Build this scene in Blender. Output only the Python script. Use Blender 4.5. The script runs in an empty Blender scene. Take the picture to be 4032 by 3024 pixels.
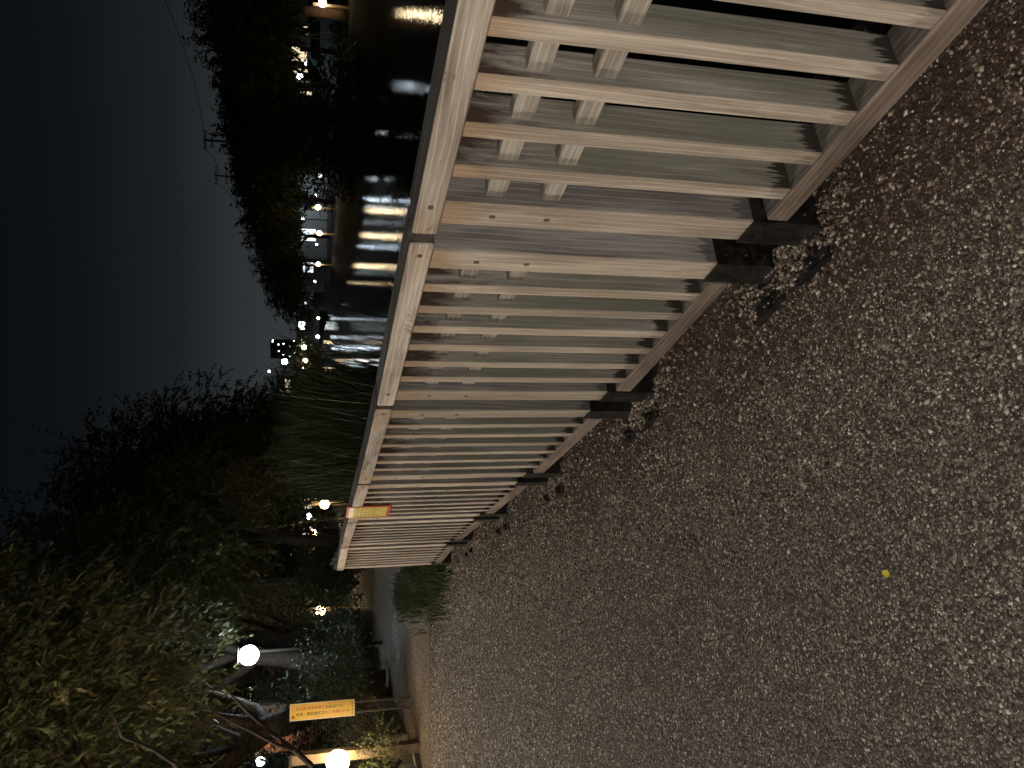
import bpy, bmesh, math, random
import numpy as np
from mathutils import Vector, Matrix
R = math.radians
rng = np.random.default_rng(7)
random.seed(7)
sc = bpy.context.scene
col = sc.collection

# ------------------------------------------------------------------ camera
FPX, PITCH, ROLL, CH = 3150.0, R(14.073), R(-0.345), 1.365
cp, sp, cr, sr = math.cos(PITCH), math.sin(PITCH), math.cos(ROLL), math.sin(ROLL)
rt, dn, fw = Vector((1, 0, 0)), Vector((0, -sp, -cp)), Vector((0, cp, -sp))
ex = rt * cr + dn * sr
ey = rt * -sr + dn * cr
cam_d = bpy.data.cameras.new('camera')
cam = bpy.data.objects.new('camera', cam_d); col.objects.link(cam)
cam.matrix_world = Matrix(((ey.x, ex.x, -fw.x, 0), (ey.y, ex.y, -fw.y, 0), (ey.z, ex.z, -fw.z, CH), (0, 0, 0, 1)))
cam_d.sensor_width = 36; cam_d.lens = FPX / 4032 * 36; cam_d.clip_start = .05; cam_d.clip_end = 2000
sc.camera = cam

# ------------------------------------------------------------------ world, exposure
w = bpy.data.worlds.new('World'); sc.world = w; w.use_nodes = True
nt = w.node_tree; nt.nodes.clear()
out = nt.nodes.new('ShaderNodeOutputWorld')
sky = nt.nodes.new('ShaderNodeTexSky'); sky.sky_type = 'NISHITA'; sky.sun_disc = False
sky.sun_elevation = R(2); sky.sun_rotation = R(200)
b1 = nt.nodes.new('ShaderNodeBackground'); b1.inputs[1].default_value = .0006
nt.links.new(sky.outputs[0], b1.inputs[0])
tc = nt.nodes.new('ShaderNodeTexCoord'); sx = nt.nodes.new('ShaderNodeSeparateXYZ')
nt.links.new(tc.outputs['Generated'], sx.inputs[0])
cr_ = nt.nodes.new('ShaderNodeValToRGB'); nt.links.new(sx.outputs['Z'], cr_.inputs[0])
el = cr_.color_ramp.elements
el[0].position = 0; el[0].color = (.043, .050, .053, 1)
el[1].position = 1; el[1].color = (.0012, .0016, .0022, 1)
for p, c in ((.06, (.029, .034, .037, 1)), (.15, (.0110, .0132, .0155, 1)), (.25, (.0042, .0053, .0070, 1)), (.40, (.0015, .0021, .0031, 1))):
    e = el.new(p); e.color = c
b2 = nt.nodes.new('ShaderNodeBackground'); b2.inputs[1].default_value = 1.0
nt.links.new(cr_.outputs[0], b2.inputs[0])
ad = nt.nodes.new('ShaderNodeAddShader')
nt.links.new(b1.outputs[0], ad.inputs[0]); nt.links.new(b2.outputs[0], ad.inputs[1])
nt.links.new(ad.outputs[0], out.inputs[0])
# the faint moon behind the overcast: one very weak sun
sd = bpy.data.lights.new('sun', 'SUN'); sd.energy = .012; sd.angle = R(12); sd.color = (1, .95, .88)
so = bpy.data.objects.new('sun', sd); col.objects.link(so); so.rotation_euler = (R(48), 0, R(-35)); so.location = (0, 0, 30)
sc.view_settings.view_transform = 'Standard'; sc.view_settings.look = 'None'
sc.view_settings.exposure = 0; sc.view_settings.gamma = 1; sc.view_settings.use_curve_mapping = False
sc.render.engine = 'CYCLES'
sc.cycles.use_denoising = True
sc.cycles.max_bounces = 5; sc.cycles.diffuse_bounces = 2; sc.cycles.glossy_bounces = 3
sc.cycles.transparent_max_bounces = 6
sc.cycles.sample_clamp_indirect = 4
sc.cycles.caustics_reflective = False; sc.cycles.caustics_refractive = False

# ------------------------------------------------------------------ helpers
def ray(px, py):
    x, y = (3024 - py - 1512) / FPX, (px - 2016) / FPX
    v = ex * x + ey * y + fw
    return v / v.y
def at(px, py, d):                       # point seen at photo pixel px,py, d metres ahead
    v = ray(px, py) * d
    return Vector((v.x, v.y, v.z + CH))
def gnd(px, py, z=0):                    # where the sight line through px,py meets height z
    v = ray(px, py); k = (z - CH) / v.z
    return Vector((v.x * k, v.y * k, z))

def tag(o, label=None, cat=None, group=None, kind=None):
    if label: o['label'] = label
    if cat: o['category'] = cat
    if group: o['group'] = group
    if kind: o['kind'] = kind
    return o
def empty(name, loc, rz=0, label=None, cat=None, group=None):
    o = bpy.data.objects.new(name, None); col.objects.link(o)
    o.empty_display_size = .1; o.location = loc; o.rotation_euler = (0, 0, rz)
    return tag(o, label, cat, group)
def link(name, me, parent=None, loc=(0, 0, 0), rot=(0, 0, 0), scale=(1, 1, 1)):
    o = bpy.data.objects.new(name, me); col.objects.link(o)
    o.parent = parent; o.location = loc; o.rotation_euler = rot; o.scale = scale
    return o
def copy_tree(o, parent=None):
    c = o.copy(); col.objects.link(c); c.parent = parent
    for ch in o.children: copy_tree(ch, c)
    return c

class MB:
    def __init__(s): s.v = []; s.f = []; s.m = []; s.sm = []
    def add(s, vs, fs, mi=0, smooth=False):
        o = len(s.v); s.v += [tuple(v) for v in vs]
        for f in fs: s.f.append([i + o for i in f]); s.m.append(mi); s.sm.append(smooth)
    def box(s, x0, x1, y0, y1, z0, z1, mi=0):
        v = [(x0,y0,z0),(x1,y0,z0),(x1,y1,z0),(x0,y1,z0),(x0,y0,z1),(x1,y0,z1),(x1,y1,z1),(x0,y1,z1)]
        s.add(v, [(0,3,2,1),(4,5,6,7),(0,1,5,4),(1,2,6,5),(2,3,7,6),(3,0,4,7)], mi)
    def tube(s, pts, rad, n=8, mi=0, cap=True):
        pts = [Vector(p) for p in pts]; vs = []; fs = []
        up = Vector((.31, .2, .93))
        for i, p in enumerate(pts):
            t = (pts[min(i+1, len(pts)-1)] - pts[max(i-1, 0)]).normalized()
            a = t.cross(up)
            if a.length < .05: a = t.cross(Vector((1, 0, 0)))
            a.normalize(); b = t.cross(a)
            r = rad[i] if hasattr(rad, '__len__') else rad
            for k in range(n):
                th = 2 * math.pi * k / n
                vs.append(p + a * (math.cos(th) * r) + b * (math.sin(th) * r))
        for i in range(len(pts) - 1):
            for k in range(n):
                k2 = (k + 1) % n
                fs.append((i*n+k, i*n+k2, (i+1)*n+k2, (i+1)*n+k))
        s.add(vs, fs, mi, True)
        if cap:
            o = len(s.v) - len(vs)
            s.f.append([o + k for k in range(n)][::-1]); s.m.append(mi); s.sm.append(False)
            e = o + (len(pts)-1)*n
            s.f.append([e + k for k in range(n)]); s.m.append(mi); s.sm.append(False)
    def sphere(s, c, r, nu=14, nv=8, mi=0, zmin=-1.0, sq=(1,1,1)):
        vs = []; fs = []; c = Vector(c)
        for j in range(nv + 1):
            z = zmin + (1 - zmin) * (1 - math.cos(math.pi * j / nv)) / 2 if zmin < 0 else zmin + (1 - zmin) * j / nv
            q = math.sqrt(max(0, 1 - z * z))
            for k in range(nu):
                th = 2 * math.pi * k / nu
                vs.append((c.x + r*sq[0]*q*math.cos(th), c.y + r*sq[1]*q*math.sin(th), c.z + r*sq[2]*z))
        for j in range(nv):
            for k in range(nu):
                k2 = (k+1) % nu
                fs.append((j*nu+k, j*nu+k2, (j+1)*nu+k2, (j+1)*nu+k))
        s.add(vs, fs, mi, True)
    def mesh(s, name, mats):
        me = bpy.data.meshes.new(name); me.from_pydata(s.v, [], s.f)
        for m in mats: me.materials.append(m)
        me.polygons.foreach_set('material_index', s.m); me.polygons.foreach_set('use_smooth', s.sm)
        me.update(); return me
    def obj(s, name, mats, parent=None, **k):
        return link(name, s.mesh(name, mats if isinstance(mats, (list, tuple)) else [mats]), parent, **k)

def bevel_box(name, x0, x1, y0, y1, z0, z1, mats, bev=.003, front=None, top=None):
    bm = bmesh.new()
    bmesh.ops.create_cube(bm, size=1)
    for v in bm.verts:
        v.co = Vector(((x0+x1)/2 + v.co.x*(x1-x0), (y0+y1)/2 + v.co.y*(y1-y0), (z0+z1)/2 + v.co.z*(z1-z0)))
    bmesh.ops.bevel(bm, geom=list(bm.edges), offset=bev, segments=1, affect='EDGES', profile=.5)
    bm.normal_update()
    for f in bm.faces:
        if front is not None and f.normal.y > .6: f.material_index = front
        elif top is not None and f.normal.z > .6: f.material_index = top
    me = bpy.data.meshes.new(name); bm.to_mesh(me); bm.free()
    for m in mats: me.materials.append(m)
    return me
def np_mesh(name, V, F, mat, smooth=False):
    me = bpy.data.meshes.new(name)
    k = F.shape[1]
    me.vertices.add(len(V)); me.vertices.foreach_set('co', V.astype(np.float32).ravel())
    me.loops.add(F.size); me.loops.foreach_set('vertex_index', F.astype(np.int32).ravel())
    me.polygons.add(len(F)); me.polygons.foreach_set('loop_start', np.arange(0, F.size, k, dtype=np.int32))
    me.update(calc_edges=True); me.materials.append(mat)
    return me

# ------------------------------------------------------------------ materials
class N:
    def __init__(s, name, rough=.7, spec=.3, metal=0):
        s.m = bpy.data.materials.new(name); s.m.use_nodes = True
        s.t = s.m.node_tree; s.b = s.t.nodes['Principled BSDF']
        s.b.inputs['Roughness'].default_value = rough
        s.b.inputs['Specular IOR Level'].default_value = spec
        s.b.inputs['Metallic'].default_value = metal
    def n(s, t, **k):
        x = s.t.nodes.new(t)
        for a, b in k.items(): setattr(x, a, b)
        return x
    def l(s, a, b): s.t.links.new(a, b)
    def sv(s, x, v):
        if hasattr(v, 'is_linked'): s.l(v, x)
        else: x.default_value = v
    def math(s, op, a, b=0, c=None, clamp=False):
        x = s.n('ShaderNodeMath', operation=op, use_clamp=clamp); s.sv(x.inputs[0], a); s.sv(x.inputs[1], b)
        if c is not None: s.sv(x.inputs[2], c)
        return x.outputs[0]
    def mr(s, v, a, b, c=0, d=1):
        x = s.n('ShaderNodeMapRange'); s.sv(x.inputs[0], v)
        for i, q in enumerate((a, b, c, d)): s.sv(x.inputs[i+1], q)
        return x.outputs[0]
    def mix(s, f, a, b, mode='MIX'):
        x = s.n('ShaderNodeMix', data_type='RGBA', blend_type=mode)
        s.sv(x.inputs[0], f)
        for i, q in ((6, a), (7, b)):
            if isinstance(q, tuple): q = q + (1,) if len(q) == 3 else q
            s.sv(x.inputs[i], q)
        return x.outputs[2]
    def noise(s, v, scale, detail=3, rough=.55, dist=0):
        x = s.n('ShaderNodeTexNoise'); x.inputs['Scale'].default_value = scale; x.inputs['Detail'].default_value = detail
        x.inputs['Roughness'].default_value = rough; x.inputs['Distortion'].default_value = dist
        if v is not None: s.l(v, x.inputs['Vector'])
        return x.outputs[0]
    def coord(s, which='Object', scale=(1, 1, 1), rnd=0):
        t = s.n('ShaderNodeTexCoord'); o = t.outputs[which]
        if rnd:
            oi = s.n('ShaderNodeObjectInfo'); q = s.math('MULTIPLY', oi.outputs['Random'], rnd)
            va = s.n('ShaderNodeVectorMath', operation='ADD'); s.l(o, va.inputs[0]); s.l(q, va.inputs[1]); o = va.outputs[0]
        mp = s.n('ShaderNodeMapping'); s.l(o, mp.inputs[0]); mp.inputs['Scale'].default_value = scale
        return mp.outputs[0]
    def bump(s, h, strength=.3, dist=.002):
        x = s.n('ShaderNodeBump'); x.inputs['Strength'].default_value = strength; x.inputs['Distance'].default_value = dist
        s.l(h, x.inputs['Height']); s.l(x.outputs[0], s.b.inputs['Normal'])
    def color(s, c):
        if isinstance(c, tuple): s.b.inputs['Base Color'].default_value = c + (1,)
        else: s.l(c, s.b.inputs['Base Color'])
        return s

def wood(name, axis, light, mid, dark, green=0, blot=0, stains=(0, 0), warm=None, top_z=1.05, bot_z=.17):
    a = N(name, .82, .2)
    i = 'XYZ'.index(axis)
    def sc_(al, ac): return tuple(al if k == i else ac for k in range(3))
    big = a.noise(a.coord(scale=sc_(1.6, 11), rnd=31), 1, 4, .6, .6)
    fine = a.noise(a.coord(scale=sc_(5, 230), rnd=17), 1, 3, .6)
    mid_n = a.noise(a.coord(scale=sc_(4, 60), rnd=51), 1, 4, .65, .3)
    wv = a.n('ShaderNodeTexWave', wave_type='RINGS', rings_direction='SPHERICAL'); a.l(a.coord(scale=sc_(1.1, 9), rnd=11), wv.inputs[0])
    wv.inputs['Scale'].default_value = 2.6; wv.inputs['Distortion'].default_value = 5; wv.inputs['Detail'].default_value = 2.5
    wv.inputs['Detail Scale'].default_value = .8
    c = a.mix(a.mr(big, .38, .62), dark, light)
    c = a.mix(a.mr(mid_n, .35, .72, 0, .62), c, mid)
    lines = a.mr(wv.outputs[1], .80, 1.0, 0, .35)
    c = a.mix(lines, c, tuple(min(1, q * 1.45) for q in light))
    c = a.mix(a.mr(fine, .30, .58, .55, 0), c, tuple(q * .42 for q in mid))
    oi = a.n('ShaderNodeObjectInfo')
    hs = a.n('ShaderNodeHueSaturation'); a.l(c, hs.inputs['Color'])
    a.l(a.mr(oi.outputs['Random'], 0, 1, .82, 1.16), hs.inputs['Value'])
    c = hs.outputs[0]
    tcn = a.n('ShaderNodeTexCoord'); s_ = a.n('ShaderNodeSeparateXYZ'); a.l(tcn.outputs['Object'], s_.inputs[0]); z = s_.outputs['Z']
    if green:
        g = a.noise(a.coord(scale=(6, 6, 1.7), rnd=23), 1, 4, .6, .4)
        band = a.math('MULTIPLY', a.mr(z, .93, .66), a.mr(z, .15, .34))
        f = a.math('MULTIPLY', a.mr(g, .38, .66), a.math('MULTIPLY', band, green))
        c = a.mix(f, c, (.195, .205, .135))
    if warm:
        c = a.mix(a.mr(z, .94, 1.04, 0, .55), c, warm)
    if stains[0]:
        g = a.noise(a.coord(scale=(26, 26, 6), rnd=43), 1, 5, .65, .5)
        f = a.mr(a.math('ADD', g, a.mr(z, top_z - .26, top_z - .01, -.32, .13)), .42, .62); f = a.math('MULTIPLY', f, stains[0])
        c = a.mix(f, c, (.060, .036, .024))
    if stains[1]:
        g = a.noise(a.coord(scale=(90, 90, 5), rnd=29), 1, 4, .7)
        gz = a.math('ADD', a.mr(z, bot_z + .13, bot_z - .01, -.42, .30), g)
        f = a.math('MULTIPLY', a.mr(gz, .50, .56), stains[1])
        c = a.mix(f, c, (.028, .024, .018))
    if blot:
        g = a.noise(a.coord(scale=sc_(5, 9), rnd=37), 1, 5, .7, .8)
        c = a.mix(a.math('MULTIPLY', a.mr(g, .60, .72), blot), c, (.05, .034, .024))
        g = a.noise(a.coord(scale=sc_(2, 3), rnd=47), 1, 3, .5)
        c = a.mix(a.math('MULTIPLY', a.mr(g, .5, .7), blot * .7), c, (.42, .28, .16))
    a.color(c)
    h = a.math('ADD', a.math('MULTIPLY', fine, .7), a.math('MULTIPLY', mid_n, .6))
    a.bump(h, .5, .0016)
    return a.m
WF = wood('wood_front', 'Z', (.60, .52, .42), (.48, .40, .31), (.31, .245, .185), warm=(.50, .30, .15), stains=(.25, .35))
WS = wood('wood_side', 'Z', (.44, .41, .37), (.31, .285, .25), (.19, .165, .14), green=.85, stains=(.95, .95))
WP = wood('post_side', 'Z', (.42, .39, .365), (.29, .265, .25), (.155, .135, .13), green=0, stains=(.2, .6), bot_z=.20)
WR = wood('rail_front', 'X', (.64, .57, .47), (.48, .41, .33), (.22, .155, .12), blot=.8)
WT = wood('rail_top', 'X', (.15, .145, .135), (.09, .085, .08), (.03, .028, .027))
WB = wood('bottom_rail', 'X', (.30, .235, .19), (.21, .16, .125), (.10, .07, .052))
WBT = wood('bottom_rail_top', 'X', (.25, .225, .20), (.17, .15, .13), (.08, .062, .05))
WC = wood('crosspiece_wood', 'X', (.50, .46, .38), (.40, .35, .28), (.25, .21, .17))
WJ = wood('joint_block_wood', 'Y', (.07, .058, .05), (.05, .04, .035), (.03, .025, .022))

def paint(name, c, rough=.5, spec=.4, metal=0, var=.25, scale=20, bump=.1):
    a = N(name, rough, spec, metal)
    n_ = a.noise(a.coord(rnd=9), scale, 5, .6)
    a.color(a.mix(a.mr(n_, .3, .7), tuple(q * (1 - var) for q in c), tuple(min(1, q * (1 + var)) for q in c)))
    if bump: a.bump(n_, bump, .004)
    return a.m
def glow(name, c, s):
    m = bpy.data.materials.new(name); m.use_nodes = True
    t = m.node_tree; t.nodes.clear()
    e = t.nodes.new('ShaderNodeEmission'); e.inputs[0].default_value = c + (1,); e.inputs[1].default_value = s
    o = t.nodes.new('ShaderNodeOutputMaterial'); t.links.new(e.outputs[0], o.inputs[0])
    return m
STEEL = N('black_steel', .42, .5)
_n = STEEL.noise(STEEL.coord(rnd=5), 28, 5, .65)
_s = STEEL.n('ShaderNodeTexCoord')
STEEL.color(STEEL.mix(STEEL.mr(_n, .48, .66), (.007, .0065, .006), (.028, .021, .016)))
STEEL.l(STEEL.mr(_n, .3, .7, .3, .62), STEEL.b.inputs['Roughness']); STEEL.bump(_n, .12, .002); STEEL = STEEL.m
CHROME = paint('worn_bolt_metal', (.16, .16, .15), .3, .6, .8, .3, 60, 0)
CONC = paint('concrete', (.24, .22, .19), .85, .2, 0, .25, 14, .3)
STONE = paint('stone_block', (.17, .13, .105), .85, .2, 0, .35, 9, .5)
BARK = N('bark', .9, .15)
_n = BARK.noise(BARK.coord(scale=(6, 6, 18)), 1.2, 6, .65, .5)
BARK.color(BARK.mix(BARK.mr(_n, .3, .7), (.026, .019, .015), (.11, .082, .064))); BARK.bump(_n, .7, .02); BARK = BARK.m
WARM = glow('warm_lamp_glass', (1.0, .74, .40), 42)
WARMF = glow('warm_far_lamp_glass', (1.0, .78, .46), 40)
COOL = glow('white_lamp_glass', (.72, .88, 1.0), 90)
COOLS = glow('small_white_light', (.8, .92, 1.0), 9)
WIN = glow('lit_window', (1.0, .8, .5), 1.1)
WINC = glow('lit_window_cool', (.8, .95, 1.0), 1.5)
RED = glow('red_light', (1, .12, .08), 2.5)

def leafmat(name, a_, b_, c_=None, spec=.3, trans=.25):
    a = N(name, .55, spec)
    g = a.n('ShaderNodeNewGeometry')
    c = a.mix(g.outputs['Random Per Island'], a_, b_)
    if c_: c = a.mix(a.mr(g.outputs['Random Per Island'], .86, .9), c, c_)
    a.color(c)
    tr = a.n('ShaderNodeBsdfTranslucent'); a.l(c, tr.inputs[0])
    mx = a.n('ShaderNodeMixShader'); mx.inputs[0].default_value = trans
    o = a.t.nodes['Material Output']
    a.l(a.b.outputs[0], mx.inputs[1]); a.l(tr.outputs[0], mx.inputs[2]); a.l(mx.outputs[0], o.inputs[0])
    return a.m
LEAF = leafmat('cherry_leaf', (.060, .066, .022), (.125, .120, .045), (.20, .165, .05))
LEAFF = leafmat('far_leaf', (.045, .048, .014), (.095, .085, .025), (.15, .12, .03))
LEAFD = leafmat('dark_evergreen_leaf', (.016, .024, .010), (.040, .055, .020), None, .35, .1)
LEAFB = leafmat('shrub_leaf', (.045, .065, .022), (.10, .125, .045), (.16, .15, .06))
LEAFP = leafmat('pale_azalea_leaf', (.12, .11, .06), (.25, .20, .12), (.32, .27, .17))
REED = leafmat('reed_blade', (.016, .026, .010), (.042, .060, .024), (.10, .10, .045), .3, .25)
GRASS = leafmat('grass_blade', (.022, .038, .010), (.065, .095, .028), (.16, .14, .055), .3, .25)

# ------------------------------------------------------------------ ground, water
J = [(.886, .945), (.385, 2.09), (-.090, 3.19), (-.546, 4.43), (-.968, 5.68), (-1.39, 6.92), (-1.83, 7.99)]
SH = [(6.5, -12)] + J + [(-1.95, 12), (-2.3, 23), (-3.0, 45), (-3.2, 60), (-3.6, 85), (-4.4, 122)]
shy = np.array([p[1] for p in SH]); shx = np.array([p[0] for p in SH])
def xs(y): return np.interp(y, shy, shx)
def land(off):                            # height across the near bank, off = metres past the fence line
    o = np.maximum(off - .32, 0)
    return -1.35 * (1 - np.exp(-(o / 1.0) ** 1.5))

GR = N('gravel_path', .8, .35)
pos = GR.coord('Object')
vor = GR.n('ShaderNodeTexVoronoi'); vor.inputs['Scale'].default_value = 120; GR.l(pos, vor.inputs['Vector'])
vor2 = GR.n('ShaderNodeTexVoronoi'); vor2.inputs['Scale'].default_value = 66; GR.l(pos, vor2.inputs['Vector'])
at_ = GR.n('ShaderNodeAttribute', attribute_name='near'); near = at_.outputs['Fac']
at2 = GR.n('ShaderNodeAttribute', attribute_name='sand'); sand = at2.outputs['Fac']
at3 = GR.n('ShaderNodeAttribute', attribute_name='wet'); wet = at3.outputs['Fac']
s1 = GR.n('ShaderNodeSeparateColor'); GR.l(vor.outputs['Color'], s1.inputs[0])
s2 = GR.n('ShaderNodeSeparateColor'); GR.l(vor2.outputs['Color'], s2.inputs[0])
cr1 = GR.n('ShaderNodeValToRGB'); GR.l(s1.outputs[0], cr1.inputs[0])
e = cr1.color_ramp.elements; e[0].color = (.022, .018, .015, 1); e[1].color = (.42, .37, .30, 1)
for p, c in ((.35, (.075, .062, .050, 1)), (.62, (.13, .108, .088, 1)), (.85, (.22, .185, .15, 1))): e.new(p).color = c
cr2 = GR.n('ShaderNodeValToRGB'); GR.l(s2.outputs[1], cr2.inputs[0])
e = cr2.color_ramp.elements; e[0].color = (.026, .012, .008, 1); e[1].color = (.22, .16, .12, 1)
for p, c in ((.5, (.055, .026, .018, 1)), (.8, (.085, .045, .032, 1))): e.new(p).color = c
big = GR.noise(pos, 1.3, 5, .6, .3)
nb = GR.math('ADD', near, GR.mr(big, .3, .7, -.25, .25))
c = GR.mix(GR.mr(nb, .35, .75), cr1.outputs[0], cr2.outputs[0])
gap = GR.mr(vor.outputs['Distance'], .35, .72, 0, .75)
c = GR.mix(gap, c, (.020, .013, .010))
c = GR.mix(GR.mr(GR.noise(pos, .55, 4), .35, .65, 0, .35), c, (.07, .06, .05))
v3 = GR.n('ShaderNodeTexVoronoi'); v3.inputs['Scale'].default_value = 42; GR.l(pos, v3.inputs['Vector']); s3 = GR.n('ShaderNodeSeparateColor'); GR.l(v3.outputs['Color'], s3.inputs[0])
c = GR.mix(GR.math('MULTIPLY', sand, .6), c, GR.mix(GR.mr(GR.noise(pos, 30, 5), .3, .7), (.13, .105, .08), (.30, .25, .20)))
c = GR.mix(GR.math('MULTIPLY', GR.mr(GR.noise(pos, 2.5, 5, .65), .42, .6), GR.math('MULTIPLY', sand, .28)), c, (.13, .07, .05))
GR.color(c)
rf = GR.mix(wet, (.72, .72, .72), (.34, .34, .34)); GR.l(rf, GR.b.inputs['Roughness'])
hh = GR.math('SUBTRACT', GR.math('MULTIPLY', s1.outputs[1], .6), GR.math('MULTIPLY', vor.outputs['Distance'], 1.0))
hh = GR.math('ADD', hh, GR.math('MULTIPLY', GR.noise(pos, 260, 3), .4))
GR.bump(hh, .75, .006); GR = GR.m

wetc = gnd(1590, 2540)
offs = np.unique(np.concatenate([np.linspace(-70, -12, 14), np.linspace(-12, -5, 36), np.linspace(-5, .9, 90), np.linspace(.9, 4.5, 24)]))
ys = np.unique(np.concatenate([np.linspace(-12, 0, 12), np.linspace(0, 14, 160), np.linspace(14, 40, 60), np.linspace(40, 125, 30)]))
YY, OO = np.meshgrid(ys, offs, indexing='ij')
XX = xs(YY) + OO; ZZ = land(OO)
ZZ = ZZ + np.where(OO > .5, .05 * np.sin(XX * 3.1 + YY * 2.3), 0)
def grid_faces(n, m):
    i = np.arange(n - 1)[:, None] * m + np.arange(m - 1)[None, :]
    return np.stack([i, i + 1, i + m + 1, i + m], -1).reshape(-1, 4)
V = np.stack([XX, YY, ZZ], -1).reshape(-1, 3)
me = np_mesh('ground', V, grid_faces(*XX.shape)[:, ::-1][:, [3, 2, 1, 0]], GR)
def setattr_(me, name, arr):
    a = me.attributes.new(name, 'FLOAT', 'POINT'); a.data.foreach_set('value', arr.astype(np.float32).ravel())
setattr_(me, 'near', np.clip(1 - np.abs(OO + .05) / .75, 0, 1) * (YY < 9))
setattr_(me, 'sand', np.clip((YY - 9.35) / .1, 0, 1))
d = np.hypot((XX - wetc.x) / 1.0, (YY - wetc.y) / 1.9)
setattr_(me, 'wet', np.clip(1.6 - 1.3 * d + .35 * np.sin(XX * 7 + YY * 3) * np.sin(YY * 5.3 - XX * 2), 0, 1))
tag(link('ground', me), kind='structure')

SOIL = paint('bank_soil', (.018, .015, .011), .9, .2, 0, .4, 2, .5)
rbk = [(40, 8), (24, 18), (17.6, 26), (14.4, 32), (11.6, 41), (9.4, 50), (8.4, 60), (8.2, 85), (11.5, 122)]
ry = np.array([p[1] for p in rbk]); rx = np.array([p[0] for p in rbk])
ys2 = np.linspace(8, 122, 60); of2 = np.array([-2.5, -1.6, -.8, -.25, 0, 1, 3, 8, 20, 60, 110])
Y2, O2 = np.meshgrid(ys2, of2, indexing='ij')
X2 = np.interp(Y2, ry, rx) + O2; Z2 = np.interp(O2, [-2.5, -1.6, -.25, 0, 200], [-1.6, -1.3, -.15, 0, 0])
me = np_mesh('right_bank', np.stack([X2, Y2, Z2], -1).reshape(-1, 3), grid_faces(*X2.shape), SOIL)
tag(link('far_bank_ground', me), kind='structure')
m = MB(); m.box(-300, 300, 215, 700, -1.6, .2); tag(m.obj('distant_ground', SOIL), kind='structure')
m = MB(); m.box(-300, -4.4, 121, 216, -1.6, .05); tag(m.obj('left_shore_ground', SOIL), kind='structure')
m = MB(); m.box(11.5, 300, 121, 216, -1.6, .05); tag(m.obj('right_shore_ground', SOIL), kind='structure')
m = MB(); m.box(-600, 600, -600, 900, -9, -1.9); tag(m.obj('pond_bed', SOIL), kind='structure')

WA = N('pond_water', .06, .5); WA.color((.004, .006, .006)); WA.b.inputs['IOR'].default_value = 1.33
a1 = WA.noise(WA.coord('Object', (1.0, 1.6, 1)), 2.2, 3, .5, .3); a2 = WA.noise(WA.coord('Object', (1, 1.4, 1)), 9, 2, .5)
WA.bump(WA.math('ADD', a1, WA.math('MULTIPLY', a2, .45)), .36, .035); WA = WA.m
m = MB(); m.add([(-60, -20, -1), (200, -20, -1), (200, 230, -1), (-60, 230, -1)], [(0, 1, 2, 3)])
tag(m.obj('water', WA), kind='structure')

# ------------------------------------------------------------------ fence panels
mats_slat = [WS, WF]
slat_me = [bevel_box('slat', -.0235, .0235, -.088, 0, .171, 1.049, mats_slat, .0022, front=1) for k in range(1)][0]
post_me = bevel_box('post', -.0475, .0475, -.112, .001, .06, 1.049, [WP, WF], .004, front=1)
# steel shoe: open box round the foot of the post
def shoe_mesh():
    m = MB(); w_, d0, d1, z1 = .0515, -.117, .006, .205
    # four plates butted at the corners, slanted upper edge at the front
    t = .004
    m.box(-w_, w_, d1 - t, d1, -.04, z1)
    m.box(-w_, w_, d0, d0 + t, -.04, z1)
    m.box(-w_, -w_ + t, d0 + t, d1 - t, -.04, z1 - .001)
    m.box(w_ - t, w_, d0 + t, d1 - t, -.04, z1 - .001)
    m.box(-w_ - .006, w_ + .006, d0 - .004, d1 + .02, -.02, .012)
    return m.mesh('steel_shoe', [STEEL])
shoe_me = shoe_mesh()
mb = MB(); mb.sphere((0, 0, 0), .0075, 10, 5, zmin=0.0); mb.tube([(0, 0, -.004), (0, 0, .002)], .0095, 10)
bolt_me = mb.mesh('bolt', [paint('painted_bolt', (.02, .02, .019), .28, .6, .4, .3, 60, 0)])
peg_me = bevel_box('peg', -.008, .008, -.004, .0012, -.0065, .0065, [WS], .0008)
peg_me.materials[0] = paint('peg_end_grain', (.13, .095, .07), .8, .2, 0, .2, 80, 0)

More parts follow.
